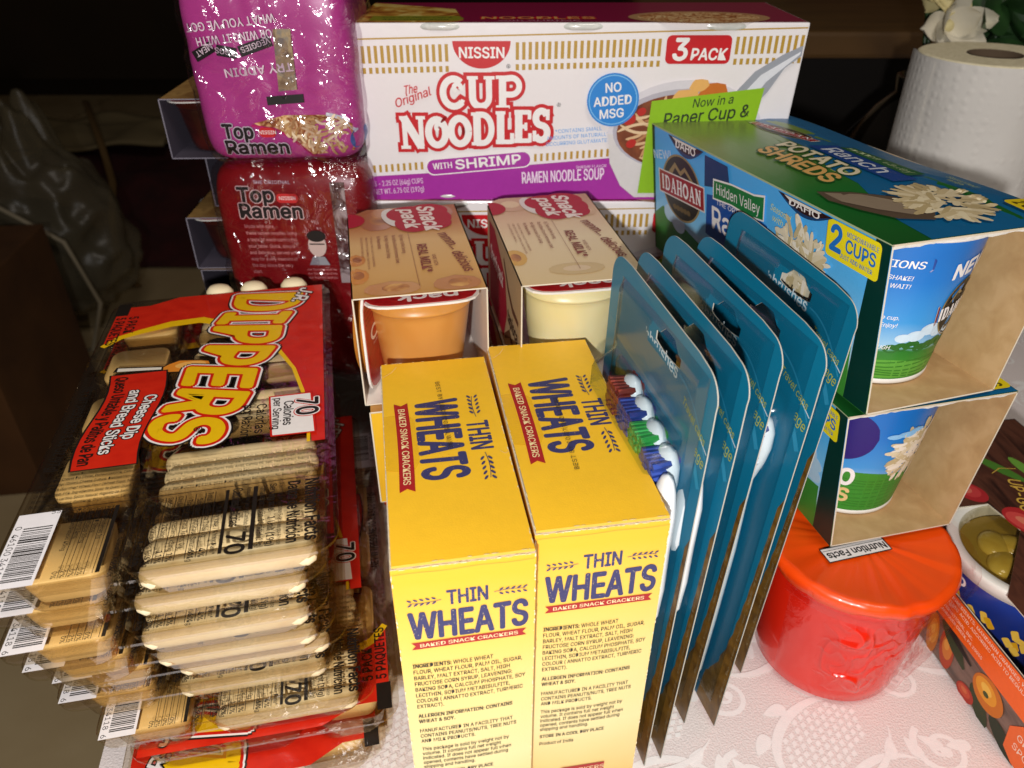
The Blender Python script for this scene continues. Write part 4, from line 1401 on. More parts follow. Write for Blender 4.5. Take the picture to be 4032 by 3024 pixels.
# ================================================================ ramen packs
def sq(x, z, a, bb, c, e=8.0):
    k = 1 - min(0.999, abs(x / a) ** e + abs(z / c) ** e)
    return -bb * k ** (1 / e)
WRAP = clear('crinkled wrap', '#f6f2f6', 0.12, bump=1.0, bscale=55, gloss=0.16, edge=0.6)
def make_ramen(name, label, loc, rz, a, bb, c, body, kind):
    t = thing(name, label, 'noodle pack', loc, rz, 'plastic wrapped ramen packs')
    b = B()
    def sup(scale, crump):
        e = 8.0
        def f(d):
            n_ = d.normalized()
            k = (abs(n_.x / a) ** e + abs(n_.y / bb) ** e + abs(n_.z / c) ** e) ** (-1 / e)
            w = 1.0
            p_ = n_ * k
            cr = crump * (abs(noise.noise(p_ * 38)) + 0.6 * abs(noise.noise(p_ * 90 + Vector((3, 1, 2)))))
            return p_ * scale + n_ * cr
        return f
    b.ball((0, 0, c), 1.0, body, seg=96, rings=64, fn=sup(1.0, 0.0012))
    b.build('packs', t, smooth=True)
    P = Pr(lambda u, v, h: Vector((u * .001, sq(u * .001, v * .001 - c, a, bb, c) - h * .001 - 0.0022, v * .001)), dh=0.02, h0=0.1)
    hh = c * 2000
    CRM = pm('#d9c2d0', 0.4)
    if kind == 'purple':
        P.poly([(-14.9, 25.2), (5, 30.1), (30.5, 30.1), (44.6, 24.1), (44, 7), (18.4, 5.4), (5.9, 18.5)], NOOD)
        P.strip([(30, 30.5), (40, 28), (46.5, 19)], 2.2, pm('#cfd6e0', 0.4))
        P.ell(46.5, 14, 4, 6, pm('#2a6ab8', 0.4))
        P.strip([(-16, 24), (-2, 22), (6, 17), (18, 5), (30, 2.5)], 1.4, pm('#b01560', 0.4))
        rnd = random.Random(9)
        tn = [pm(h, 0.4) for h in ('#dcc29a', '#c9a470', '#ead6b4', '#b58a58')]
        for i in range(90):
            u = rnd.uniform(2, 41); v = rnd.uniform(9, 27)
            if v < 20 - (u - 5) * 0.9:
                continue
            P.capsule(u, v, rnd.uniform(5, 9), 1.5, rnd.uniform(0, 3.1), tn[i % 4], bend=rnd.uniform(-1.5, 1.5))
        for s_, y_, w_ in (('Top', 16.5, 18), ('Ramen', 6.6, 38)):
            P.text(s_, -34, y_, 8.2, BLACK, width=w_, bold=0.03, out=[(pm('#b9a8b8', 0.4), 0.75), (BLACK, 0.2)])
        P.rrect(-12, 17, -2, 23, 2.5, pm('#c0242c', 0.4))
        P.text('NISSIN', -7, 19, 2.2, WHITE, al='c')
        P.poly([(-4, 36), (18, 37.5), (18, 42.5), (-4, 41)], BLACK)
        P.poly([(4, 44), (15, 45), (16, 78), (6, 78)], ramp_mat('bowl strip print', [(0.35, '#6a5138'), (0.5, '#a08a66'), (0.65, '#7a7268')], 120, 3, 1, 0.4))
        for s_, y_, w_ in (('TRY ADDING', 60, 40), ('IN THE BOWL', 66, 10),):
            pass
        P.text('TRY ADDIN', 14, 60, 4.6, CRM, rot=185, width=40, bold=0.02)
        for (x0, y0, x1, y1, s_) in ((-42, 63, -30, 69, 'MEAT'), (-28, 67, -17, 65, 'EGGS'), (-15, 66, 4, 72, 'VEGGIES')):
            P.strip([(x0, y0), (x1, y1)], 6, BLACK)
            P.text(s_, x1 - 1, y1 + 1.6, 3.0, CRM, rot=math.degrees(math.atan2(y0 - y1, x0 - x1)) , bold=0.01)
        P.text('OR WING IT WITH', 5, 78, 4.4, CRM, rot=186, width=44, bold=0.02)
        P.text("WHAT YOU'VE GOT", 8, 86, 4.4, CRM, rot=186, width=52, bold=0.02)
    else:
        o = hh - 5
        for s_, y_, w_ in (('Top', o - 18.5, 23), ('Ramen', o - 29, 40)):
            P.text(s_, -33, y_, 9.0, BLACK, width=w_, bold=0.03, out=[(pm('#c9a8a8', 0.4), 0.8), (BLACK, 0.2)])
        P.rrect(-8, o - 19, 6, o - 13, 2.5, pm('#c02a2c', 0.4))
        P.text('NISSIN', -1, o - 17, 2.2, WHITE, al='c')
        P.text('THE ORIGINAL', -22, o - 7, 2.0, CRM, width=24)
        CR2 = pm('#d98f8f', 0.5)
        for k, s_ in enumerate(('Made with care,', 'these ramen noodles bring', 'a taste of warm comfort to', 'your table. Quick, simple', 'and delicious, served your', 'way for every moment of', 'the day since the very', 'start.')):
            P.text(s_, -32, o - 36 - 4.6 * k, 2.3, CR2, sx=0.85, up=False)
        P.ell(14, o - 48, 6, 8, pm('#c9b0a8', 0.5))
        P.ell(14, o - 41.5, 6.2, 4, BLACK)
        P.strip([(9, o - 47), (19, o - 47)], 0.9, BLACK)
        P.poly([(7, o - 62), (21, o - 62), (18, o - 56), (10, o - 56)], pm('#8f8f95', 0.5))
        for k in range(3):
            P.text('our founder and his', 5, o - 66 - 3 * k, 1.6, CR2, up=False)
        P.poly([(27, o - 75), (36, o - 75), (36, o - 6), (27, o - 6)], ramp_mat('pack gap', [(0.35, '#8d7f7c'), (0.5, '#4d2a28'), (0.65, '#b5a8a4')], 60, 3, 1.5, 0.25))
    P.build('pack_print', t)
    b = B()
    b.ball((0, 0, c), 1.0, WRAP, seg=150, rings=100, fn=sup(1.03, 0.0042))
    b.build('plastic_wrap', t, smooth=True)
    return t
PPK = ramp_mat('purple pack', [(0.3, '#b83a8c'), (0.7, '#c84a9c')], 30, 4, 0.4, 0.35, bump=0.1)
RPK = ramp_mat('red pack', [(0.3, '#7a0a12'), (0.7, '#900e16')], 30, 4, 0.4, 0.35, bump=0.1)
make_ramen('ramen_pack', 'shiny purple ramen multipack on top of the red one', (-0.1440, 0.521, 0.2385), rad(1.5), 0.049, 0.045, 0.053, PPK, 'purple')
make_ramen('ramen_pack', 'dark red ramen multipack under the purple one', (-0.1425, 0.519, 0.075), rad(-1), 0.0515, 0.044, 0.0815, RPK, 'red')
make_ramen.__doc__ = None
# dark pudding sleeves behind the ramen
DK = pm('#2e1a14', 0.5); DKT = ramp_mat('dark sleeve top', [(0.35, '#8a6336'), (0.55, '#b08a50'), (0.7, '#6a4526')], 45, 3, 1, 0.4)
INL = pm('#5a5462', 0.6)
_in = IN_
EDGE[0] = '#8f8a98'
IN_ = INL
DG = 'small dark open sleeves behind the ramen packs'
hts = 0.0435
dk = []
for k, (dx, dy, lab) in enumerate(((0, 0, 'topmost small dark sleeve with tan top, left of the purple ramen pack'), (0.017, 0.02, 'second small dark sleeve down, set back under the topmost'), (-0.001, 0.0, 'third small dark sleeve down, left of the red ramen pack'), (0.002, 0.0, 'fourth small dark sleeve down, behind the dip trays'), (0.0, 0.003, 'fifth small dark sleeve down, behind the dip trays'), (0.003, 0.0, 'lowest small dark sleeve, on the cloth behind the dip trays'))):
    z = 0.2615 - hts * (k + 1)
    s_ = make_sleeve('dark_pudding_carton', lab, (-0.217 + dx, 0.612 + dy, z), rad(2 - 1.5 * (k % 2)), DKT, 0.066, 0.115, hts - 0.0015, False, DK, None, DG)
    dk.append(s_)
IN_ = _in
EDGE[0] = '#d9cfbb'
for k in (0, 2):
    c = dup(c0, dk[k].matrix_basis @ Vector((-0.004, -0.024, 0.0012)), rad(10), ('dark chocolate cup with red lid in the topmost small dark sleeve', '', 'dark chocolate cup with red lid in the third small dark sleeve')[k], CG)
    c.scale = (1, 1, 0.72)
    for ch in kids(c):
        if ch.name.startswith('cup'):
            ch.data = ch.data.copy()
            ch.data.materials[0] = ramp_mat('chocolate', [(0.3, '#2a0f0a'), (0.7, '#5a1a12')], 30, 2, 0, 0.3, coat=0.3)
# ================================================================ potato cartons
wt2, wb2, IL, IH = 0.04685, 0.03635, 0.2214, 0.0836
KRAFT = ramp_mat('kraft board', [(0.3, '#b08c5e'), (0.5, '#bb9868'), (0.7, '#c6a476')], 90, 6, 0.4, 0.8, bump=0.05)
SKY = axis_mat('sky print', 2, [(0.0, '#2f7a2c'), (0.22, '#5fa448'), (0.3, '#b9dcf0'), (0.45, '#8ad2fa'), (0.75, '#5cbcf8'), (1.0, '#4cb0f4')], 0.0, IH, 0.4)
GRP = axis_mat('green print', 1, [(0.0, '#12501e'), (0.35, '#206a2a'), (0.7, '#5f8238'), (1.0, '#7f8f4a')], 0.0, IL, 0.3, bump=0.02)
DGR = pm('#06332c', 0.35)
IBL = pm('#11608f', 0.36, coat=0.15)
def shreds(P, cx, cy, rx, ry, n, l, w, tones, seed, ang=None):
    rnd = random.Random(seed)
    P.up()
    for i in range(n):
        a = rnd.uniform(0, 6.283)
        r = rnd.random() ** 0.5
        x, y = cx + rx * r * math.cos(a), cy + ry * r * math.sin(a)
        d = a + rnd.uniform(-0.7, 0.7) if r > 0.7 else rnd.uniform(0, 3.14)
        P.capsule(x, y, l * rnd.uniform(0.6, 1.25), w * rnd.uniform(0.8, 1.2), d, tones[rnd.randrange(len(tones))], bend=rnd.uniform(-1, 1) * l * 0.06)
PT = [pm(h, 0.45) for h in ('#efe6cf', '#e2d5b4', '#f3ecda', '#d6c69c', '#e9ddc0', '#c9b88c')]
PTD = [pm(h, 0.45) for h in ('#d9c9a4', '#c9b68c', '#e2d4b0', '#b8a478')]
def badge(P, cx, cy, w, h, rot=0.0, k=1.0):
    """round dark emblem with a red name band"""
    DKB, GLD = pm('#1d1a16', 0.4), pm('#9a8455', 0.4)
    P.ell(cx, cy, w * 0.44, h * 0.52, GLD, rot=rot)
    P.ell(cx, cy, w * 0.41, h * 0.49, DKB, rot=rot)
    c, q = math.cos(rad(rot)), math.sin(rad(rot))
    T = lambda a, b_: (cx + a * c - b_ * q, cy + a * q + b_ * c)
    P.poly([T(-0.30 * w, 0.17 * h), T(-0.12 * w, 0.38 * h), T(0.0, 0.27 * h), T(0.10 * w, 0.36 * h), T(0.30 * w, 0.17 * h)], GLD)
    P.poly([T(-0.2 * w, 0.17 * h), T(-0.12 * w, 0.3 * h), T(0.0, 0.2 * h), T(0.10 * w, 0.29 * h), T(0.24 * w, 0.17 * h)], DKB)
    for i in range(5):
        P.ell(*T((-0.16 + 0.08 * i) * w, -0.33 * h), w * 0.045, h * 0.045, pm('#6b5836', 0.5), rot=rot, seg=8)
    P.poly([T(-0.52 * w, -0.19 * h), T(0.52 * w, -0.19 * h), T(0.52 * w, 0.19 * h), T(-0.52 * w, 0.19 * h)], pm('#e9e2da', 0.4))
    P.poly([T(-0.50 * w, -0.17 * h), T(0.50 * w, -0.17 * h), T(0.50 * w, 0.17 * h), T(-0.50 * w, 0.17 * h)], pm('#a11a24', 0.4))
    x0 = -0.46 * w
    P2 = P
    ws = [0.07, 0.15, 0.15, 0.15, 0.15, 0.15, 0.15]
    xs = [0]
    for a in (0.09, 0.14, 0.14, 0.14, 0.14, 0.14, 0.13):
        xs.append(xs[-1] + a * w)
    P.up(2)
    for i, ch_ in enumerate('IDAHOAN'):
        for pts, sw in serif_glyph(ch_):
            P.h += P.dh * 0.3
            P.strip([T(x0 + xs[i] + (xs[i + 1] - xs[i]) * px * 0.92, -0.12 * h + 0.24 * h * py) for px, py in pts], sw * 0.24 * h * 0.75, WHITE, up=False)
def make_potato():
    t = thing('potato_carton', 'upper blue and green potato carton, open at its end, on the other one', 'carton', (0.1977, 0.2945, 0.1811), 0, 'stacked open ended potato cartons', rot=(-0.0307, 0, 0.2873))
    th = 0.0008
    crown = lambda x, y: 0.0035 * (1 - (x / wt2) ** 2) * math.sin(math.pi * min(1, max(0, y / IL))) + 0.0007 * (x / wt2 > 0.5) * math.sin(3 * math.pi * y / IL)
    b = B()
    b.panel([(-wb2, IL, 0), (-wb2, 0, 0), (-wt2, 0, IH), (-wt2, IL, IH)], th, SKY, KRAFT)
    b.panel([(wb2, 0, 0), (wb2, IL, 0), (wt2, IL, IH), (wt2, 0, IH)], th, SKY, KRAFT)
    b.panel([(-wb2, IL, 0), (wb2, IL, 0), (wb2, 0, 0), (-wb2, 0, 0)], th, DGR, KRAFT)
    nu, nv = 14, 20
    b.grid(lambda i, j: (-wt2 + 2 * wt2 * i, IL * j, IH + 0.0003 + crown(-wt2 + 2 * wt2 * i, IL * j)), nu, nv, GRP)
    b.grid(lambda i, j: (wt2 - 2 * wt2 * i, IL * j, IH - 0.0006 + crown(wt2 - 2 * wt2 * i, IL * j)), nu, nv, KRAFT)
    eb = []
    for i in range(nu + 1):
        x = -wt2 + 2 * wt2 * i / nu
        eb += [(x, 0, IH - 0.0006 + crown(x, 0)), (x, 0, IH + 0.0003 + crown(x, 0))]
    b.add(eb, [(2 * i, 2 * i + 2, 2 * i + 3, 2 * i + 1) for i in range(nu)], BOARD)
    b.add([(-wt2, 0, IH - .0006), (-wt2, IL, IH - .0006), (-wt2, IL, IH + .0003), (-wt2, 0, IH + .0003)], [(0, 1, 2, 3)], pm('#a9b58a', 0.5))
    b.build('carton', t)
    al = math.atan2(wt2 - wb2, IH)
    sa, ca = math.sin(al), math.cos(al)
    def sm(u, v, h):  # u back to front, v = mm below the top edge, negative
        d = -v * .001
        return Vector((-wt2 + d * sa - ca * h * .001, IL - u * .001, IH - d * ca - sa * h * .001))
    P = Pr(sm, dh=0.02)
    P.poly([(212, -0.2), (221.2, -0.2), (221.2, -84), (205, -84), (208, -40)], DGR)
    P.poly([(0.2, -0.2), (4, -0.2), (2.5, -84), (0.2, -84)], DGR)
    P.poly([(2, -58), (14, -50), (40, -55), (80, -62), (80, -84), (2, -84)], pm('#2f7f2a', 0.35))
    P.poly([(70, -66), (110, -58), (160, -62), (206, -55), (205, -84), (70, -84)], pm('#3f8f34', 0.35))
    CLD = pm('#b9dcf2', 0.4)
    for (x_, y_, r_) in ((186, -42, 7), (194, -38, 8), (201, -43, 6), (190, -48, 9), (200, -50, 7), (24, -52, 8), (36, -55, 9)):
        P.ell(x_, y_, r_, r_ * 0.7, CLD, seg=16)
    P.text('NEW!', 3.0, -21.0, 5.2, pm('#cfe4f2', 0.4), rot=12, bold=0.03, sx=1.4)
    badge(P, 40, -31.0, 58, 40, rot=4)
    P.poly([(70, -2), (95, -2), (98, -14), (70, -20)], pm('#123a6a', 0.4))
    # green ribbon and blue plaque
    P.poly([(73, -24), (104, -18), (135, -22), (137, -44), (104, -52), (72, -48)], pm('#0f4fa0', 0.4))
    P.text('THE ORIGINAL', 104, -25.5, 2.6, WHITE, al='c', width=40, rot=3)
    P.text('Ranch', 80, -42, 13, WHITE, width=52, bold=0.02, rot=3)
    P.poly([(80, -12.6), (100, -10), (122, -9), (132, -6.6), (132, -20.6), (118, -22.8), (100, -22.5), (80, -24.6)], WHITE)
    P.poly([(81, -13.6), (100, -11), (122, -10), (131, -8), (131, -20), (118, -21.8), (100, -21.5), (81, -23.6)], pm('#147a3c', 0.4))
    P.text('Hidden Valley', 84, -20.4, 6.0, WHITE, width=44, rot=3, sx=0.9)
    P.text('Seasoned', 137, -12, 3.4, pm('#dfe8a8', 0.5), rot=-4, width=17, shear=0.2)
    P.text('with', 139, -17, 3.4, pm('#dfe8a8', 0.5), rot=-4, width=9, shear=0.2)
    shreds(P, 163, -30, 19, 18, 150, 11, 2.6, PT, 11)
    P.rrect(182.5, -18.0, 217.5, -0.6, 2.4, pm('#f4e21c', 0.4))
    YB = pm('#1f73c4', 0.4)
    P.text('2', 185.5, -14.2, 11.5, YB, bold=0.05, sx=0.95)
    P.text('MICROWAVABLE', 196, -5.0, 2.3, YB, width=20, bold=0.012)
    P.text('CUPS', 196, -12.0, 5.8, YB, width=19, bold=0.03)
    P.text('JUST ADD WATER', 193, -15.8, 2.1, YB, width=21, bold=0.01)
    for (u0, u1, d) in ((26, 70, 9.0), (144, 186, 6.5)):
        n = 14
        P.poly([(u0 + (u1 - u0) * k / n, -0.3 - d * math.sin(math.pi * k / n)) for k in range(n + 1)], pm('#0f3f6e', 0.4))
        P.poly([(u0 + 1 + (u1 - u0 - 2) * k / n, -0.3 - d * 0.75 * math.sin(math.pi * k / n)) for k in range(n + 1)], pm('#2a1014', 0.4))
        P.text('DAHO', (u0 + u1) / 2, -d * 0.62, d * 0.5, WHITE, al='c', width=(u1 - u0) * 0.55, bold=0.03)
        P.poly([(u0 + 5, -0.4), (u1 - 8, -0.4), (u1 - 10, -1.6), (u0 + 9, -1.8)], pm('#e6e2d8', 0.4))
    P.build('side_print', t)
    P = Pr(lambda u, v, h: Vector((-wt2 + v * .001, IL - u * .001, IH + 0.0003 + crown(-wt2 + v * .001, IL - u * .001) + h * .001)), dh=0.02, h0=0.15)
    for k in range(10):
        u0, u1 = 1 + 22 * k, 1 + 22 * (k + 1)
        f = lambda u: 66 - 0.22 * u + 2.2 * math.sin(u * .09)
        for j in range(5):
            g = lambda u, jj: f(u) + (93.2 - f(u)) * jj / 5
            P.poly([(u0, g(u0, j)), (u1, g(u1, j)), (u1, g(u1, j + 1)), (u0, g(u0, j + 1))], IBL, up=False)
    P.poly([(5, 64), (50, 55), (90, 50), (140, 40), (140, 34), (80, 42), (30, 54), (6, 60)], pm('#8fa65a', 0.4))
    badge(P, 53, 60, 58, 17, rot=3)
    OR = pm('#d9a860', 0.4)
    P.text('POTATO', 84, 35.0, 11.0, pm('#e3d6b4', 0.4), width=62, bold=0.045, shear=-0.3, out=[(pm('#2d5a2a', 0.4), 0.8)])
    P.text('SHREDS', 88, 20.5, 11.0, OR, width=62, bold=0.045, shear=-0.3, out=[(pm('#2d5a2a', 0.4), 0.8)])
    P.poly([(92, 50), (120, 48), (160, 50), (160, 64), (96, 66)], pm('#123f86', 0.4))
    P.text('Ranch', 101, 51.5, 10, pm('#cfd6e0', 0.4), width=46, bold=0.02)
    P.poly([(100, 64), (154, 63), (154, 74), (100, 74)], pm('#1d5a34', 0.4))
    P.text('Hidden Valley', 103, 66.3, 5.6, pm('#a9b98c', 0.4), width=48)
    P.poly([(158, 9), (166, 22), (178, 36), (196, 42), (206, 34), (200, 20), (186, 12), (170, 7)], pm('#5a4a3c', 0.3))
    P.poly([(161, 11), (170, 24), (182, 33), (194, 36), (199, 30), (188, 19), (174, 11)], pm('#8d7c68', 0.3))
    shreds(P, 189, 52, 20, 17, 130, 12, 2.8, PTD, 21)
    P.rrect(196, 78, 219, 92, 3, pm('#e3c81c', 0.4))
    P.text('2 CUPS', 199, 81, 7, pm('#5a4a10', 0.4), width=18, bold=0.04)
    P.text('Seasoned', 160, 80, 3.4, pm('#b8bd74', 0.5), width=18, shear=0.2)
    P.text('with', 165, 75.5, 3.4, pm('#b8bd74', 0.5), width=9, shear=0.2)
    P.build('top_print', t)
    # torn paper edge hanging under the front of the top
    b = B()
    rnd = random.Random(8)
    n = 40
    up_, lo_ = [], []
    for i in range(n + 1):
        x = -wt2 * 0.97 + 2 * wt2 * 0.97 * i / n
        up_.append((x, 0.0012, IH - 0.0006 + crown(x, 0)))
        lo_.append((x, 0.0012 + 0.0003 * rnd.random(), IH - 0.0018 - 0.0007 * rnd.random() - 0.0004 * math.sin(i * 0.4)))
    b.add(lo_ + up_, [(i, i + 1, n + 2 + i, n + 1 + i) for i in range(n)], pm('#e0dcd2', 0.7))
    b.build('torn_edge', t)
    return t
pc0 = make_potato()
pc1 = dup(pc0, (0.2025, 0.2946, 0.0946), 0, 'lower blue and green potato carton, resting on the red bowl', 'stacked open ended potato cartons', rot=(-0.0307, 0, 0.2317))
CUPSKY = axis_mat('cup sky print', 2, [(0.0, '#2f7f22'), (0.18, '#3f9030'), (0.30, '#2d7a2a'), (0.34, '#9ccbe8'), (0.5, '#3f9ade'), (0.8, '#1a78cc'), (1.0, '#1670c4')], 0.0, 0.076, 0.3)
def make_potcup(label, loc, rz, kind):
    t = thing('potato_cup', label, 'paper cup', loc, rz, 'potato cups inside the cartons')
    r0, r1, hh = 0.0295, 0.0385, 0.076
    R_ = lambda z: r0 + (r1 - r0) * z / hh
    b = B()
    W_ = pm('#ece8e2', 0.4)
    b.lathe([(0.0005, 0.003), (r0 - 0.0012, 0.003), (r0 - 0.0006, 0.0), (r0 + 0.0004, 0.0008), (r0 + 0.0006, 0.0026), (r0 + 0.0002, 0.0032)], W_, 72)
    b.lathe([(R_(hh * k / 10), hh * k / 10) for k in range(11)][0:] and [(R_(0.0032 + (hh - 0.0032) * k / 12), 0.0032 + (hh - 0.0032) * k / 12) for k in range(13)], CUPSKY, 72)
    b.lathe([(r1, hh), (r1 + 0.0016, hh + 0.0006), (r1 + 0.0016, hh + 0.0022), (r1 - 0.001, hh + 0.0026), (0.0005, hh + 0.0018)], W_, 72)
    b.build('cup', t, smooth=True)
    # a = degrees to the right of the side that faces the open end
    def mp(u, v, h):
        z = v * .001
        r = R_(z) + h * .001
        a = -math.pi / 2 + u / 1000 / 0.034
        return Vector((r * math.cos(a), r * math.sin(a), z))
    P = Pr(mp, dh=0.015, h0=0.08)
    LG = pm('#5fa53c', 0.35)
    if kind:
        for k in range(14):
            u0 = -34 + 5 * k
            P.poly([(u0, 4), (u0 + 5, 4), (u0 + 5, 13 + 1.5 * math.sin(k * .5)), (u0, 13 + 1.5 * math.sin((k - 1) * .5))], LG, up=False)
        P.up()
        for r in range(5):
            P.strip([(-34 + 4 * k, 5 + 2.0 * r + 0.8 * math.sin(k * .4 + r)) for k in range(18)], 0.7, pm('#3a7d28', 0.35), up=False)
        for k in range(9):
            P.ell(-14 + 5 * k, 21 + (k % 3), 4.2, 2.4, pm('#2c6a26', 0.35), seg=12)
        for (x_, y_, r_) in ((-4, 28, 5), (3, 31, 5.5), (9, 29, 5), (16, 28, 5), (-10, 27, 4)):
            P.ell(x_, y_, r_, r_ * .6, pm('#cfe4f2', 0.4), seg=14)
        P.rrect(-45, 62, -8, 68.5, 1.2, pm('#17408f', 0.4))
        P.text('DIRECTIONS', -42, 63.6, 3.6, WHITE, width=30, bold=0.03, shear=0.15)
        for k, s_ in enumerate(('1. PEEL BACK THE LID, SHAKE!', '2. ADD BOILING WATER. WAIT!', '', '', '', 'Stir and eat right from the cup.', 'Do not microwave. Enjoy!', '', '', 'FRESH TASTE, ENOUGH')):
            if s_:
                P.text(s_, -15, 57.6 - 4.1 * k, 2.2, WHITE, al='r', sx=0.9, shear=0.15, up=False, bold=0.012)
        P.text('NEW!', 3, 57.0, 7.2, WHITE, rot=10, bold=0.05, shear=0.15, sx=0.95)
        badge(P, 17, 40, 28, 30, rot=10)
    else:
        P.disc(-27, 55, 16, 16, pm('#2a1f74', 0.4))
        for k in range(14):
            u0 = -34 + 5 * k
            P.poly([(u0, 4), (u0 + 5, 4), (u0 + 5, 30 + 1.5 * math.sin(k * .5)), (u0, 30 + 1.5 * math.sin((k - 1) * .5))], pm('#3a8f30', 0.35), up=False)
        P.up()
        for r in range(9):
            P.strip([(-34 + 4 * k, 6 + 2.5 * r + 0.8 * math.sin(k * .4 + r)) for k in range(18)], 0.7, pm('#2f7d28', 0.35), up=False)
        P.text('POTATO', -17, 22, 11, WHITE, al='r', width=44, bold=0.05)
        P.text('SHREDS', -17, 10, 9, OR_ if False else pm('#e8c88a', 0.4), al='r', width=44, bold=0.05)
        shreds(P, 13, 44, 14, 18, 130, 9, 2.4, PT, 31)
        for (x_, y_, r_) in ((2, 58, 5), (-4, 57, 4), (7, 60, 4)):
            P.ell(x_, y_, r_, r_ * .4, pm('#8cc4ee', 0.4), seg=14)
    P.build('cup_print', t)
    return t
def inrot(c, x, y, z):
    return Matrix.Translation(c.location) @ c.rotation_euler.to_matrix().to_4x4() @ Vector((x, y, z))
for c, kind, lab in ((pc0, True, 'blue paper cup with green field inside the upper potato carton'), (pc1, False, 'blue paper cup with potato picture inside the lower potato carton')):
    q = make_potcup(lab, inrot(c, -0.002, 0.047, 0.0010), 0, kind)
    q.rotation_euler = c.rotation_euler
# ================================================================ toothbrush cards
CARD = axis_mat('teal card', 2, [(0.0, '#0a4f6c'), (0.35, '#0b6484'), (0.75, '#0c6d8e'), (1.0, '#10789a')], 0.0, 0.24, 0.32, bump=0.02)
CARDB = pm('#20242c', 0.5)
BLIS = clear('blister', '#eef4f6', 0.16, bump=0.06, bscale=40, gloss=0.06, milk=0.0, edge=0.65)
GLD2 = ramp_mat('gold print', [(0.35, '#5a3d12'), (0.6, '#7a571e')], 90, 4, 1, 0.35)
CW_, CHH = 0.110, 0.243
def make_card():
    t = thing('toothbrush_card', 'nearest teal toothbrush card, brushes showing through its clear blister', 'blister pack', (0, 0, 0), 0, 'teal toothbrush cards leaning in a row')
    out = [(0, 0), (0, 0.205), (0.0004, 0.2245)] + [(0.012 + 0.012 * math.cos(rad(180 - 9 * k)), 0.2265 + 0.0115 * math.sin(rad(180 - 9 * k))) for k in range(1, 10)] + [(0.02, 0.2392), (0.09, 0.243)] + [(0.099 + 0.011 * math.cos(rad(90 - 10 * k)), 0.232 + 0.011 * math.sin(rad(90 - 10 * k))) for k in range(10)] + [(0.110, 0.21), (0.110, 0)]
    hole = []
    for k in range(20):
        a = 2 * math.pi * k / 20
        x = 0.0125 * max(-1, min(1, 1.25 * math.cos(a)))
        y = 0.0035 * math.sin(a) + (0.0035 if 3 <= k <= 7 and k in (4, 5, 6) else 0)
        hole.append((0.0455 - x, 0.226 + y))
    bm = bmesh.new()
    th = 0.00055
    curve = lambda u, v: 0.0014 * math.sin(u * 26) * (v / 0.243)
    def ring(pts, x):
        return [bm.verts.new((x + curve(u, v), u, v)) for u, v in pts]
    faces = {}
    rings = {}
    for key, x in (('f', 0.0), ('b', th)):
        es = []
        for nm, pts in (('o', out), ('h', hole)):
            vs = ring(pts, x)
            rings[key + nm] = vs
            for i in range(len(vs)):
                es.append(bm.edges.new((vs[i], vs[(i + 1) % len(vs)])))
        r = bmesh.ops.triangle_fill(bm, edges=es, use_beauty=True)
        for g in r['geom']:
            if isinstance(g, bmesh.types.BMFace):
                g.material_index = 0 if key == 'f' else 1
    for nm in 'oh':
        A, Bq = rings['f' + nm], rings['b' + nm]
        for i in range(len(A)):
            f = bm.faces.new((A[i], A[(i + 1) % len(A)], Bq[(i + 1) % len(A)], Bq[i]))
            f.material_index = 2
    me = bpy.data.meshes.new('card')
    bm.to_mesh(me); bm.free()
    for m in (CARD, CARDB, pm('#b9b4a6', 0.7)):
        me.materials.append(m)
    o = bpy.data.objects.new('card', me)
    COL.objects.link(o); o.parent = t
    pmap = lambda a, v, h: Vector((curve(0.110 - a * .001, v * .001) - h * .001, 0.110 - a * .001, v * .001))
    P = Pr(pmap, dh=0.015, h0=0.05)
    LT = pm('#c9dbe2', 0.4); LB = pm('#2d8fb4', 0.35); YG = pm('#b4b83e', 0.4)
    # gold corner at the lower front, pale sweeps
    for k in range(12):
        v0, v1 = 163 * k / 12, 163 * (k + 1) / 12
        wv = lambda v: 21 * (max(0, 1 - (v / 163)) ** 0.55)
        P.poly([(110 - wv(v0), v0), (109.8, v0), (109.8, v1), (110 - wv(v1), v1)], GLD2, up=(k == 0))
    P.text('Keep dry. Replace every three months. Made for travel and home', 108.2, 22, 1.6, pm('#9a8a6a', 0.5), rot=90, width=118, up=False)
    P.build('gold_corner', t)
    P = Pr(pmap, dh=0.015, h0=0.09)
    P.text('Toothbrushes', 24, 218.6, 6.0, LT, width=52, bold=0.02)
    P.text('Brosses à dents', 19, 208.6, 6.0, LT, width=52, bold=0.02)
    P.strip([(78 + k * 2.2, 222 - 0.02 * (k * 2.2) ** 2) for k in range(15)], 0.9, LB)
    P.strip([(84 + k * 2, 205 - 0.03 * (k * 2.0) ** 2) for k in range(13)], 3.0, LB)
    P.strip([(101, 209.5), (109.5, 205.5)], 0.6, LT)
    P.text('Travel caps', 84, 212.8, 3.6, YG, rot=-14, width=23)
    P.text('de voyage', 84, 203.5, 5.0, YG, rot=-14, width=25)
    P.build('card_print', t)
    # clear blister
    def sst(x, a, b_):
        q = min(1, max(0, (x - a) / (b_ - a)))
        return q * q * (3 - 2 * q)
    def bh(u, v):
        e = min(sst(u, 0.009, 0.0105), sst(0.096 - u, 0, 0.0015), sst(v, 0.012, 0.014), sst(0.2335 - v, 0, 0.0015))
        low = sst(u, 0.013, 0.019) * sst(0.093 - u, 0, 0.006) * sst(v, 0.016, 0.022) * sst(0.205 - v, 0, 0.008)
        deep = sst(u, 0.013, 0.020) * sst(0.093 - u, 0, 0.006) * sst(v, 0.164, 0.178) * sst(0.2045 - v, 0, 0.009)
        return 0.0003 + 0.0026 * e + 0.0035 * low + 0.0095 * deep
    b = B()
    nu, nv = 60, 90
    us = [0.0075 + 0.090 * i / nu for i in range(nu + 1)]
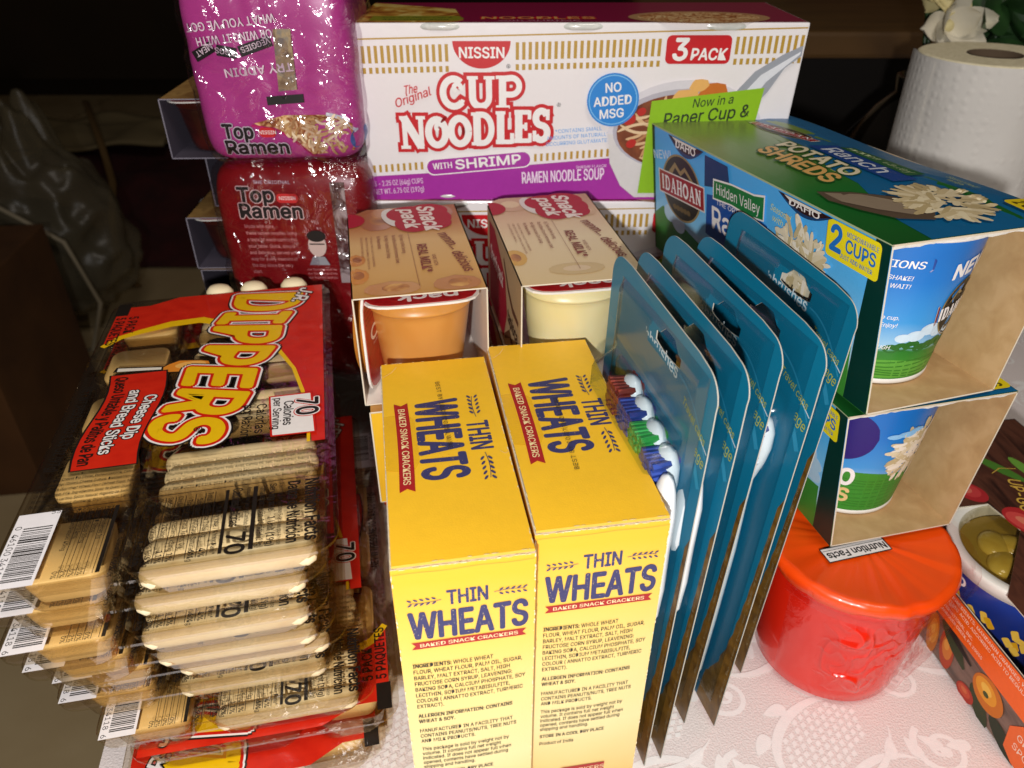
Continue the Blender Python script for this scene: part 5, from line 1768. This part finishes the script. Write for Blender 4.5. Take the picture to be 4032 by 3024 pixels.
    def bl(i, j):
        u, v = 0.0075 + 0.090 * i, 0.0105 + 0.2245 * j
        return (-bh(u, v) + curve(u, v), u, v)
    bv = [bl(i / nu, j / nv) for j in range(nv + 1) for i in range(nu + 1)]
    bf = []
    for j in range(nv):
        for i in range(nu):
            u_, v_ = 0.0075 + 0.090 * (i + .5) / nu, 0.0105 + 0.2245 * (j + .5) / nv
            if ((u_ - 0.0455) / 0.0142) ** 6 + ((v_ - 0.2268) / 0.0052) ** 6 > 1:
                bf.append((j * (nu + 1) + i, j * (nu + 1) + i + 1, (j + 1) * (nu + 1) + i + 1, (j + 1) * (nu + 1) + i))
    b.add(bv, bf, BLIS)
    b.build('blister', t, smooth=True)
    # brushes
    WP = pm('#e8ecee', 0.25, coat=0.5, vary=0.02)
    BW = ramp_mat('white bristle', [(0.4, '#b9c2cc'), (0.6, '#e6ebf0')], 400, 2, 0, 0.5, stretch=(0.1, 1, 1))
    cols = (('#6d2013', '#8a3320'), ('#1a2f78', '#2c49a0'), ('#1f8f38', '#43b75c'), ('#1a2f78', '#2c49a0'))
    for k, u in enumerate((0.0650, 0.0510, 0.0370, 0.0230, 0.0110)):
        b = B()
        last = (k == 4)
        x = -0.0035
        pts = [(x, u, 0.022), (x, u, 0.03), (x - 0.0006, u, 0.07), (x - 0.0006, u, 0.12), (x, u, 0.150), (x, u, 0.164), (x, u, 0.176), (x, u, 0.184), (x, u, 0.192), (x, u, 0.1968), (x, u, 0.1984)]
        w = [0.002, 0.0042, 0.0052, 0.0052, 0.0034, 0.0034, 0.0070, 0.0084, 0.0078, 0.0050, 0.0008]
        if last:
            pts = [(x, u, 0.11), (x, u, 0.115), (x - 0.002, u, 0.135), (x - 0.005, u, 0.160), (x - 0.005, u, 0.180), (x - 0.005, u, 0.191), (x - 0.005, u, 0.1955), (x - 0.005, u, 0.197)]
            w = [0.0006, 0.0024, 0.0055, 0.0080, 0.0078, 0.0056, 0.0034, 0.0006]
        dv_ = -0.0028 * k + 0.003
        pts = [(px, pu, pv + dv_) for px, pu, pv in pts]
        n = len(pts); seg = 14
        vs = []
        for i, (px, pu, pv) in enumerate(pts):
            for q in range(seg):
                g = 2 * math.pi * q / seg
                vs.append((px - w[i] * 0.62 * math.cos(g), pu + w[i] * math.sin(g), pv))
        fs = [(i * seg + q, i * seg + (q + 1) % seg, (i + 1) * seg + (q + 1) % seg, (i + 1) * seg + q) for i in range(n - 1) for q in range(seg)]
        fs += [tuple(range(seg))[::-1], tuple((n - 1) * seg + q for q in range(seg))]
        b.add(vs, fs, WP)
        tbm = b.build('white_toothbrush' if last else 'toothbrush', t, smooth=True)
        if not last:
            b = B()
            cm = ramp_mat('bristle ' + cols[k][0], [(0.4, cols[k][0]), (0.6, cols[k][1])], 500, 2, 0, 0.5, stretch=(0.1, 1, 1))
            # tufts packed side by side, the two lower rows white
            for r in range(7):
                for c in range(5):
                    vv = 0.1765 + 0.0029 * r + dv_
                    uu = u + (c - 2) * 0.0024
                    hgt = 0.0098 - 0.0003 * abs(c - 2) + 0.0004 * ((r + c) % 2)
                    b.tube([(x - 0.001, uu, vv), (x - hgt, uu * 1.0 + (uu - u) * 0.10, vv + (vv - 0.194) * 0.08)], [0.00185, 0.00205], BW if r < 2 else cm, seg=6)
            b.build('bristles', tbm)
    return t
cd0 = make_card()
CGp = 'teal toothbrush cards leaning in a row'
for i, (x, y, a, l_, lab) in enumerate(((0.0690, 0.222, 0.241, 0.021, ''), (0.0782, 0.226, 0.245, 0.036, 'second teal toothbrush card from the yellow boxes, one white handle showing'), (0.0945, 0.246, 0.265, 0.045, 'third of the five teal toothbrush cards, in the middle of the row'), (0.1105, 0.2445, 0.268, 0.047, 'fourth teal toothbrush card, next to the one against the potato cartons'), (0.1335, 0.278, 0.278, 0.056, 'last teal toothbrush card, leaning right against the potato cartons'))):
    if i == 0:
        cd0.location = (x, y, 0.0005); cd0.rotation_euler = (0, l_, a)
    else:
        dup(cd0, (x, y, 0.0005), 0, lab, CGp, rot=(0, l_, a), skip=('white_toothbrush',) if i > 1 else ())

# ================================================================ red bowls
REDB = ramp_mat('red bowl', [(0.3, '#de1f0a'), (0.7, '#ea280c')], 14, 3, 0, 0.25, coat=0.5)
ORL = ramp_mat('orange lid', [(0.3, '#f04405'), (0.7, '#f7520a')], 25, 3, 0.3, 0.35, bump=0.06, coat=0.25)
SHR = clear('bowl wrap', '#fdf4f4', 0.05, bump=0.55, bscale=34, gloss=0.07, milk=0.0, edge=0.10)
def make_bowl():
    t = thing('noodle_bowl', 'shrink wrapped red bowl with an orange lid at the front, under the potato cartons', 'bowl', (0.188, 0.298, 0), 0, 'red lidded noodle bowls on the cloth')
    b = B()
    b.lathe([(0.0005, 0.001), (0.0385, 0.0008), (0.0402, 0.003)] + [(0.0402 + 0.0062 * k / 10, 0.003 + 0.081 * k / 10) for k in range(1, 11)], REDB, 80)
    b.build('bowl', t, smooth=True)
    b = B()
    lip = lambda r, z, a: (r + 0.0014 * noise.noise(Vector((math.cos(a) * 7, math.sin(a) * 7, z * 200))), z + 0.0010 * noise.noise(Vector((math.cos(a) * 6, math.sin(a) * 6, 5))))
    b.lathe([(0.0466, 0.0815), (0.0498, 0.0828), (0.0508, 0.0872), (0.0492, 0.0905), (0.0468, 0.0908), (0.045, 0.0902), (0.025, 0.0903), (0.0005, 0.0904)], ORL, 96, fn=lip)
    b.build('lid', t, smooth=True)
    P = Pr(mm_map((0, 0, 0.0915), X, Y), dh=0.02, h0=0.25)
    # label printed on the lid, read from the far side
    c, q = math.cos(rad(15)), math.sin(rad(15))
    Q = lambda a, b_: (-23.5 + a * c - b_ * q, -20.5 + a * q + b_ * c)
    P.poly([Q(0, 0), Q(38, 0), Q(38, 10), Q(0, 10)], BLACK)
    P.poly([Q(.6, .6), Q(37.4, .6), Q(37.4, 9.4), Q(.6, 9.4)], pm('#e9e2de', 0.4))
    P.text('Nutrition Facts', *Q(36.5, 6.2), 4.2, BLACK, rot=195, width=34.5, bold=0.04)
    P.poly([Q(1, 7.6), Q(37, 7.6), Q(37, 7.9), Q(1, 7.9)], BLACK)
    P.build('lid_print', t)
    b = B()
    def wr(i, j):
        a = rad(-150 + 200 * i)
        z = 0.003 + 0.088 * (1 - j)
        base_r = 0.0402 + 0.0062 * (z - 0.003) / 0.081 + 0.0012
        if z > 0.080:
            base_r += 0.0054
        tail = math.exp(-((math.degrees(a) + 18) / 22) ** 2)
        d = noise.noise(Vector((a * 5, z * 60, 2)))
        d2 = abs(noise.noise(Vector((a * 13, z * 130, 7))))
        amp = 0.25 + 2.2 * math.exp(-((math.degrees(a) + 76) / 24) ** 2) * math.exp(-((z - 0.046) / 0.026) ** 2) + 0.6 * math.exp(-((math.degrees(a) + 30) / 25) ** 2)
        r = base_r + 0.0010 + tail * (0.013 * (0.35 + 0.65 * math.sin(math.pi * min(1, (z / 0.085))))) + amp * (0.0014 * d + 0.0026 * d2)
        return (r * math.cos(a), r * math.sin(a), z)
    b.grid(wr, 220, 90, SHR)
    b.build('plastic_wrap', t, smooth=True)
    # red film crumpled against the front of the bowl; its borders sink into the wall
    b = B()
    def fold(i, j):
        a = rad(-128 + 78 * i)
        z = 0.010 + 0.070 * j
        r0 = 0.0402 + 0.0062 * (z - 0.003) / 0.081
        m_ = max(0, math.sin(math.pi * i)) ** 0.8 * max(0, math.sin(math.pi * j)) ** 0.8
        q = Vector((i * 3.2, j * 2.6, 4.0))
        w = noise.noise(q * 0.9) * 1.6
        rg = 1 - abs(math.sin(5.2 * i + 3.4 * j + w * 2.2))
        rg2 = 1 - abs(noise.noise(q * 2.6)) * 3
        lump = max(0, noise.noise(q * 0.8 + Vector((1.7, 0.4, 2.2))) + 0.25)
        r = r0 - 0.0004 + m_ * (0.0038 * lump + 0.0030 * rg ** 3 * lump * 1.6 + 0.0012 * max(0, rg2) ** 2)
        return (r * math.cos(a), r * math.sin(a), z)
    b.grid(fold, 150, 120, REDB)
    b.build('crumpled_film', t, smooth=True)
    return t
bw0 = make_bowl()
bw1 = dup(bw0, (-0.0300, 0.357, 0), rad(160), 'red bowl seen in the gap between dip trays and yellow boxes, under the pudding sleeves', 'red lidded noodle bowls on the cloth')
bw2 = dup(bw0, (0.030, 0.405, 0), rad(80), 'red bowl hidden behind the yellow boxes, under the cream pudding sleeve', 'red lidded noodle bowls on the cloth')

# ================================================================ fruit cup carton
t = thing('fruit_carton', 'brown fruit cup carton with orange band, cut away corner and peach picture', 'carton', (0.251, 0.303, 0), 0.14)
WDP = ramp_mat('dark plank print', [(0.3, '#3a2018'), (0.5, '#5a3426'), (0.7, '#2c1712')], 14, 4, 1.5, 0.35, stretch=(6, 1, 1), coat=0.2)
WDP2 = ramp_mat('grey plank print', [(0.3, '#4a382e'), (0.55, '#7a6152'), (0.75, '#5c463a')], 18, 4, 1.5, 0.35, stretch=(1, 1, 6), coat=0.2)
FZ = 0.075
b = B()
def loft(u0, u1, z0, z1):
    return [(0, -u0, z0), (0, -u1, z0), (0, -u1, z1), (0, -u0, z1)]
b.panel([(0, 0.060, 0), (0, -0.190, 0), (0, -0.190, 0.049), (0, 0.060, 0.049)], 0.0006, WDP2, IN_)
b.panel([(0.115, -0.19, 0), (0.115, 0.11, 0), (0.115, 0.11, FZ), (0.115, -0.19, FZ)], 0.0006, WDP, IN_)
b.panel([(0, -0.19, 0), (0.115, -0.19, 0), (0.115, -0.19, FZ), (0, -0.19, FZ)], 0.0006, WDP, IN_)
b.panel([(0.115, 0.11, 0), (0, 0.11, 0), (0, 0.11, FZ), (0.115, 0.11, FZ)], 0.0006, WDP, IN_)
b.panel([(0.0, 0.11, 0), (0.115, 0.11, 0), (0.115, -0.19, 0), (0, -0.19, 0)], 0.0006, WDP, IN_)
b.panel([(0, -0.19, FZ), (0.115, -0.19, FZ), (0.115, 0.11, FZ), (0.0, 0.11, FZ), (0.0, 0.032, FZ), (0.0395, 0.033, FZ), (0.0435, 0.010, FZ), (0.0025, -0.034, FZ)], 0.0006, WDP, IN_)
b.build('carton', t)
P = Pr(lambda u, v, h: Vector((-h * .001, -u * .001, v * .001)), dh=0.02)
ORB = pm('#f2650c', 0.35, coat=0.2)
def fruitp(x, y, a, b_, hexs, rot):
    P.ell(x, y, a, b_, pm(hexs[0], 0.35), rot=rot)
    c, q = math.cos(rad(rot)), math.sin(rad(rot))
    P.ell(x - 0.12 * a * c + 0.2 * b_ * q, y + 0.1 * b_, a * 0.7, b_ * 0.62, pm(hexs[1], 0.35), rot=rot)
    P.ell(x - 0.16 * a, y + 0.2 * b_, a * 0.36, b_ * 0.28, pm(hexs[2], 0.35), rot=rot)
GLF = pm('#2c3a1a', 0.4)
def lf(x, y, l, w, rot, m):
    c, q = math.cos(rad(rot)), math.sin(rad(rot))
    P.poly([(x + l * math.cos(k * .45) * c - w * math.sin(k * .45) * q, y + l * math.cos(k * .45) * q + w * math.sin(k * .45) * c) for k in range(14)], m)
fruitp(-8, 18, 8, 12, ('#a84a1c', '#c97a2a', '#d99a3c'), 20)
fruitp(5, 12, 5, 14, ('#c07a1c', '#d99a2c', '#e8b84a'), 12)
fruitp(18, 13, 6, 13, ('#b0401c', '#d07a2a', '#dd9a3c'), 16)
P.strip([(8, 27), (16, 24), (24, 20), (33, 14)], [4, 10, 10, 2], GLF)
P.strip([(14, 27), (24, 24), (36, 21)], [6, 4, 1.5], pm('#16120c', 0.4))
lf(50, 6, 12, 5, -40, GLF)
lf(70, 5, 13, 5, -20, pm('#1f2c16', 0.4))
fruitp(40, 3, 7, 5, ('#a8301c', '#c04a2a', '#cf6a3c'), 0)
fruitp(52, 18, 12, 9.5, ('#c9700c', '#e39a1c', '#efc04a'), -10)
P.ell(51, 17, 2.2, 1.6, pm('#3a4a1a', 0.4))
fruitp(85, 12, 12, 10, ('#b0501c', '#d0802a', '#dd9a3c'), 5)
fruitp(112, 16, 13, 12, ('#c9700c', '#e39a1c', '#efc04a'), -10)
P.poly([(-4, 28), (189, 28), (189, 48.6), (3, 48.6), (-4, 38)], ORB)
LTX = pm('#f4d9c4', 0.4)
for k, s_ in enumerate(('INGREDIENTS: MANDARIN ORANGES, WATER, SUGAR,', 'CITRIC ACID, ASCORBIC ACID TO REGULATE ACIDITY')):
    P.text(s_, 4 if k else 5, 44.6 - 4.0 * k, 2.2, LTX, width=84, bold=0.015, up=False)
for k, s_ in enumerate(('DIST. BY', 'INTERNATIONAL, INC.', 'LANDOVER CREEK, PA 20055')):
    P.text(s_, 0 + k * 1.5, 39.0 - 3.6 * k, 2.0, LTX, sx=0.95, bold=0.015, up=False)
P.poly([(72, 4), (80, -0.0), (100, 0), (100, 26), (76, 26), (70, 18)], pm('#ea6a2a', 0.4))
P.text('GRAB A', 76, 16, 4, LTX); P.text('SPOON', 76, 9, 4, LTX)
P.build('side_print', t)
P = Pr(mm_map((0, 0, FZ), X, Y), dh=0.02)
_P = P
def top_fruit(x, y, a, b_, hexs, rot):
    fruitp(x, y, a, b_, hexs, rot)
top_fruit(54, 13, 17, 11, ('#b02a2c', '#cf4a44', '#dd7a60'), -58)
top_fruit(36, 44, 8, 10, ('#a8282c', '#bf3c3c', '#cf6a58'), 30)
lf(68, 62, 17, 4, -60, pm('#4a7a2a', 0.4)); lf(84, 58, 14, 4, -80, pm('#6a9a3a', 0.4))
lf(40, -24, 14, 4, -62, pm('#5f9a3a', 0.4)); lf(56, -30, 10, 4, -40, pm('#8abf4a', 0.4))
top_fruit(76, -10, 14, 16, ('#6a3a4a', '#7f5060', '#9a7080'), 20)
YT2 = pm('#d9b04a', 0.4)
P.text('UP-GO', 66, 52, 7.5, YT2, rot=-112, width=30, bold=0.015)
P.text('CUPS', 78, 50, 7.5, YT2, rot=-112, width=24, bold=0.015)
P.strip([(60, 58), (68, 62), (78, 60)], 0.5, YT2)
P.build('top_print', t)
FRT = ramp_mat('fruit pieces', [(0.25, '#c09a34'), (0.5, '#d4b44c'), (0.75, '#e2c870')], 40, 2, 0.8, 0.25, coat=0.6)
LFILM = clear('cup lid film', '#f2efdf', 0.12, bump=0.3, bscale=30, gloss=0.2)
def make_fcup(label, loc):
    t2 = thing('fruit_cup', label, 'fruit cup', loc, 0.14, 'fruit cups in the brown carton')
    b = B()
    BLU = ramp_mat('blue cup', [(0.3, '#1c2f80'), (0.7, '#24409a')], 30, 2, 0, 0.3, coat=0.3)
    b.lathe([(0.0005, 0.001), (0.033, 0), (0.0395, 0.066)], BLU, 72)
    b.build('cup', t2, smooth=True)
    b = B()
    b.lathe([(0.0385, 0.062), (0.0412, 0.0635), (0.0432, 0.0700), (0.0432, 0.0722), (0.0425, 0.0728), (0.0375, 0.0728), (0.036, 0.0712), (0.0352, 0.066)], pm('#e6e2d8', 0.3, coat=0.3), 80, fn=lambda r, z, a: (r, z))
    b.build('rim', t2, smooth=True)
    b = B()
    b.lathe([(0.0353, 0.0655), (0.02, 0.0665), (0.0005, 0.067)], pm('#a88a34', 0.3, coat=0.5), 48)
    rnd = random.Random(4)
    for k in range(9):
        a = k * 2.4
        r = 0.0085 + 0.018 * (k % 3) / 2
        b.ball((r * math.cos(a), r * math.sin(a), 0.0665), 0.0095, FRT, seg=18, rings=12, sc=(1.15, 0.9, 0.42), M=Matrix.Rotation(a * 1.7, 3, 'Z'))
    b.build('fruit', t2, smooth=True)
    b = B()
    b.lathe([(0.0372, 0.0724), (0.034, 0.0732), (0.0005, 0.0734)], LFILM, 64)
    b.build('lid_film', t2, smooth=True)
    def mp(u, v, h):
        z = v * .001
        r = 0.033 + 0.0065 * z / 0.066 + h * .001
        a = math.pi + u / 1000 / 0.038
        return Vector((r * math.cos(a), r * math.sin(a), z))
    P = Pr(mp, dh=0.02, h0=0.1)
    P.text('go', -8, 53, 7, WHITE, width=13, bold=0.04)
    YW = pm('#e0a41c', 0.4); YW2 = pm('#efc04a', 0.4)
    for k in range(26):
        u = rnd.uniform(-4, 62); v = 46 - 0.28 * u + rnd.uniform(-14, 4)
        P.rrect(u, v, u + 8, v + 3.6, 1.2, (YW, YW2)[k % 2], rot=rnd.uniform(-70, -20))
    P.build('cup_print', t2)
    return t2
Fm = Matrix.Translation(t.location) @ Matrix.Rotation(0.14, 4, 'Z')
fc0 = make_fcup('blue fruit cup showing yellow fruit through its lid at the cut away corner', Fm @ Vector((0.0405, -0.004, 0.0012)))
fc1 = dup(fc0, Fm @ Vector((0.043, -0.095, 0.0012)), 0.14, 'second blue fruit cup, mostly covered by the brown carton top', 'fruit cups in the brown carton')

# ================================================================ paper towel roll
t = thing('paper_towel_roll', 'white embossed paper towel roll standing behind the potato cartons', 'paper towels', (0.388, 0.655, 0), 0)
m, nt, N, L, bs = base('towel')
bs.inputs['Base Color'].default_value = lin('#ddd9d2')
bs.inputs['Roughness'].default_value = 0.9
bs.inputs['Subsurface Weight'].default_value = 0.0
tc = N.new('ShaderNodeTexCoord')
vo = N.new('ShaderNodeTexVoronoi'); vo.inputs['Scale'].default_value = 135; vo.inputs['Randomness'].default_value = 0.35
nz = N.new('ShaderNodeTexNoise'); nz.inputs['Scale'].default_value = 26; nz.inputs['Detail'].default_value = 5
mr = N.new('ShaderNodeMapRange'); mr.inputs[1].default_value = 0.0; mr.inputs[2].default_value = 0.45; mr.inputs[3].default_value = 1; mr.inputs[4].default_value = 0
L.new(tc.outputs['Object'], vo.inputs['Vector']); L.new(tc.outputs['Object'], nz.inputs['Vector'])
L.new(vo.outputs['Distance'], mr.inputs[0])
ad = N.new('ShaderNodeMath'); ad.operation = 'MULTIPLY_ADD'; ad.inputs[1].default_value = 0.55
L.new(mr.outputs[0], ad.inputs[0]); L.new(nz.outputs['Fac'], ad.inputs[2])
bp = N.new('ShaderNodeBump'); bp.inputs['Strength'].default_value = 0.34; bp.inputs['Distance'].default_value = 0.0022
L.new(ad.outputs[0], bp.inputs['Height']); L.new(bp.outputs['Normal'], bs.inputs['Normal'])
b = B()
rr = 0.0565
def towel(r, z, a):
    return r + 0.0011 * noise.noise(Vector((math.cos(a) * 2.2, math.sin(a) * 2.2, z * 22))) - 0.0022 * math.exp(-((z - 0.215) / 0.025) ** 2) * max(0, math.cos(a - 3.6)), z
prof = [(rr - 0.002, 0.0)] + [(rr, 0.271 * k / 26) for k in range(27)]
b.lathe(prof, m, 96, fn=towel)
b.build('towel', t, smooth=True)
b = B()
PLY = ramp_mat('towel ply end', [(0.3, '#ddd2ac'), (0.7, '#ece2c2')], 300, 3, 0, 0.9, bump=0.3)
prof = [(rr, 0.271)] + [(rr - (rr - 0.0205) * k / 14, 0.2716 + 0.0006 * (k % 2)) for k in range(15)]
b.lathe(prof, PLY, 96, fn=lambda r, z, a: (min(r, towel(r, 0.271, a)[0]) if r > 0.055 else r, z))
b.build('roll_end', t, smooth=True)
b = B()
CORE = pm('#5a4a3a', 0.9)
b.lathe([(0.0205, 0.2722), (0.0195, 0.2722), (0.0195, 0.001)], CORE, 48)
b.build('core', t, smooth=True)
# loose sheet end curling at the left
b = B()
def sheet(i, j):
    a = rad(150 + 46 * i)
    z = 0.271 * j
    r = rr + 0.0008 + 0.0030 * (1 - i) ** 2 * (0.4 + 0.6 * j)
    return (r * math.cos(a), r * math.sin(a), z + 0.0018 * math.sin(i * 5) * (1 if j > .99 else 0))
b.grid(sheet, 16, 20, m)
b.build('loose_sheet', t, smooth=True)

# ================================================================ background right
t = thing('sideboard', 'dark wooden sideboard behind the table, paper towel roll in front of it', 'sideboard', (0.75, 1.30, -0.72), 0)
WD2 = ramp_mat('sideboard wood', [(0.3, '#4a3214'), (0.7, '#634620')], 5, 5, 1.0, 0.5, stretch=(1, 8, 1))
WD3 = pm('#120c08', 0.7)
b = B(); b.box(-0.55, 0.9, -0.22, 0.25, 0.912, 0.946, WD2); b.build('top', t, bevel=0.006)
b = B(); b.box(-0.53, 0.88, -0.10, 0.24, 0.0, 0.911, WD3); b.build('body', t)
b = B()
b.box(-0.53, 0.88, 0.16, 0.2, 0.947, 1.35, ramp_mat('olive panel', [(0.3, '#4a3a18'), (0.7, '#5e4a20')], 8, 5, 0.6, 0.6))
b.build('back_panel', t)
b = B()
pts = [(0.30 * math.cos(rad(180 * k / 16)), 0.13 * math.sin(rad(180 * k / 16))) for k in range(17)]
vs = [(0.02 + x, 0.158, 0.948 + z) for x, z in pts] + [(0.02 + x, 0.145, 0.948 + z) for x, z in pts]
n = len(pts)
b.add(vs, [tuple(range(n)), tuple(range(n, 2 * n))[::-1]] + [(i, i + 1, n + i + 1, n + i) for i in range(n - 1)], pm('#3a140c', 0.6))
b.build('arched_panel', t)
# vase with white flowers
t = thing('flower_vase', 'dark glossy vase of white flowers with green leaves behind the paper towel roll', 'flowers', (0.425, 0.80, 0), 0)
b = B()
GLB = pm('#0d0a07', 0.06, coat=1.0, spec=0.8, vary=0)
b.lathe([(0.0005, 0.0), (0.045, 0.0), (0.052, 0.01), (0.082, 0.07), (0.086, 0.11), (0.075, 0.16), (0.05, 0.195), (0.036, 0.21), (0.038, 0.225), (0.034, 0.226), (0.03, 0.2)], GLB, 64)
b.build('vase', t, smooth=True)
b = B()
for a, r, w in ((0.07, 0.0845, 0.0016), (0.155, 0.0772, 0.002)):  # gold coloured rings stand in for the highlights on the dark glass
    b.lathe([(r, a - w), (r + 0.0012, a), (r, a + w)], pm('#8a6a2c', 0.25, metal=0.8), 64)
b.build('painted_glint', t, smooth=True)
PET = ramp_mat('petal', [(0.3, '#cfc7ae'), (0.7, '#e6e0d0')], 30, 3, 0, 0.6)
PETY = ramp_mat('petal cream', [(0.3, '#cdbf86'), (0.7, '#ddd2a2')], 30, 3, 0, 0.6)
LEAFM = ramp_mat('leaf', [(0.3, '#1f3a1c'), (0.7, '#2f5228')], 40, 4, 0.5, 0.4)
rnd = random.Random(12)
def petal(b, o, d, l, w, m, cup=0.25):
    d = Vector(d).normalized()
    s_ = d.cross(Vector((0.2, -0.9, 0.3))).normalized()
    n_ = s_.cross(d).normalized()
    def f(i, j):
        a = (i - .5) * 2
        ww = w * math.sin(math.pi * min(1, (0.12 + 0.86 * j))) ** 0.7
        return Vector(o) + d * (l * j) + s_ * (a * ww) + n_ * (l * cup * (a * a * 0.6 + j * j * 0.7))
    b.grid(f, 6, 8, m)
def flower(name, c, s_, m, n, seed):
    r_ = random.Random(seed)
    b = B()
    for k in range(n):
        a = 2 * math.pi * k / n * 1.0 + r_.uniform(-.2, .2)
        ring_ = k % 2
        d = Vector((math.cos(a), -0.35 - 0.4 * ring_, math.sin(a)))
        petal(b, Vector(c), d, s_ * r_.uniform(0.8, 1.1), s_ * 0.36, m, 0.22)
    b.ball(c, s_ * 0.18, PETY, seg=10, rings=8)
    return b.build(name, t, smooth=True)
flower('flower', (-0.040, -0.025, 0.312), 0.036, PETY, 9, 1)
flower('flower', (-0.030, -0.045, 0.278), 0.036, PET, 8, 2)
flower('flower', (0.125, -0.03, 0.245), 0.034, PET, 8, 3)
for k in range(24):
    b = B()
    o = Vector((rnd.uniform(0.0, 0.10), rnd.uniform(-0.05, 0.02), rnd.uniform(0.225, 0.30)))
    d = Vector((rnd.uniform(-0.5, 1.0), rnd.uniform(-0.8, 0.1), rnd.uniform(-0.6, 0.7)))
    petal(b, o, d, rnd.uniform(0.05, 0.08), rnd.uniform(0.017, 0.026), LEAFM, 0.15)
    b.build('leaf', t, smooth=True)
b = B()
for x, z in ((-0.04, 0.305), (-0.03, 0.272), (0.125, 0.245), (0.06, 0.27)):
    b.tube([(0, 0, 0.14), (x * 0.4, 0, 0.22), (x, -0.015, z)], 0.002, LEAFM)
b.build('stem', t, smooth=True)

# ================================================================ background left: floor level
t = thing('cardboard_box', 'plain brown cardboard box on the floor at the left', 'box', (-1.26, 1.42, -0.72), rad(8))
KB = ramp_mat('brown box', [(0.3, '#4e2f14'), (0.7, '#65401e')], 8, 4, 0.2, 0.8)
b = B(); b.box(-0.24, 0.22, -0.2, 0.2, 0, 0.46, KB); b.build('box', t, bevel=0.004)
b = B(); b.add([(-0.24, -0.2, 0.462), (0.22, -0.2, 0.462), (0.24, -0.36, 0.40), (-0.25, -0.36, 0.40)], [(0, 1, 2, 3)], KB)
b.build('flap', t, solid=0.004)
t = thing('plastic_bag', 'limp translucent white plastic bag beside the brown box on the floor', 'bag', (-1.36, 1.98, -0.72), 0)
BAGM = clear('bag film', '#c9c4b4', 0.3, bump=0.7, bscale=9, gloss=0.05, milk=0.11, edge=0.35, milkc='#e0d0ac')
def bagf(d):
    n_ = d.normalized()
    cr = abs(noise.noise(n_ * 2.2 + Vector((2, 5, 1)))) * 0.07 + abs(noise.noise(n_ * 4.5 + Vector((8, 1, 3)))) * 0.012
    k = 0.25 - cr
    sag = 1.0 - 0.25 * max(0, -n_.z)
    return Vector((n_.x * k * 1.3, n_.y * k * 0.8, n_.z * k * 1.15 * sag + (0.12 * max(0, n_.z) ** 4) * (1 + 1.6 * noise.noise(n_ * 6))))
b = B(); b.ball((0, 0, 0.27), 1, BAGM, seg=120, rings=80, fn=bagf); b.build('bag', t, smooth=True)
b = B()
b.tube([(0.0, -0.15, 0.40), (0.12, -0.22, 0.46), (0.24, -0.2, 0.36), (0.27, -0.18, 0.18), (0.22, -0.2, 0.05), (0.1, -0.22, 0.02)], 0.006, pm('#a89c84', 0.6), seg=8)
b.build('handle', t, smooth=True)
b = B(); b.ball((0.02, 0.02, 0.22), 1, pm('#2c2a22', 0.7), seg=32, rings=20, fn=lambda d: Vector((d.x * 0.19, d.y * 0.12, d.z * 0.17)))
tag(b.build('dark_bundle', loc=(-1.36, 1.98, -0.72), smooth=True), 'dark bundle showing through the translucent plastic bag', 'bundle')
t = thing('blanket', 'dark red rumpled blanket lying on the floor beyond the plastic bag', 'blanket', (-1.35, 2.9, -0.72), 0)
RB = ramp_mat('dark red cloth', [(0.3, '#2c0c0c'), (0.7, '#451414')], 12, 4, 0.5, 0.9)
b = B()
b.grid(lambda i, j: (-1.1 + 2.2 * i, -0.5 + 1.0 * j, 0.01 + 0.24 * math.sin(math.pi * j) * math.sin(math.pi * i) * (1 + 0.5 * noise.noise(Vector((i * 5, j * 4, 0)))) + 0.05 * abs(noise.noise(Vector((i * 9, j * 9, 3)))) * math.sin(math.pi * j)), 60, 40, RB)
b.build('cloth', t, smooth=True)
b = B()
b.grid(lambda i, j: (-0.75 + 0.7 * i, -0.15 + 0.42 * j, 0.30 + 0.06 * noise.noise(Vector((i * 3, j * 3, 8)))), 30, 20, pm('#8a7a58', 0.9))
tag(b.build('towel', loc=(-1.25, 3.0, -0.72), smooth=True, solid=0.012), 'pale beige towel draped over the dark red blanket', 'towel')
b = B()
b.tube([(-1.62, 3.0, -0.30), (-1.5, 2.8, -0.42), (-1.42, 2.65, -0.5), (-1.38, 2.5, -0.58), (-1.30, 2.3, -0.69), (-1.22, 2.25, -0.71)], 0.013, pm('#7a5f38', 0.8), flat=0.4)
tag(b.build('strap', smooth=True), 'tan cloth strap hanging over the dark red blanket', 'strap')
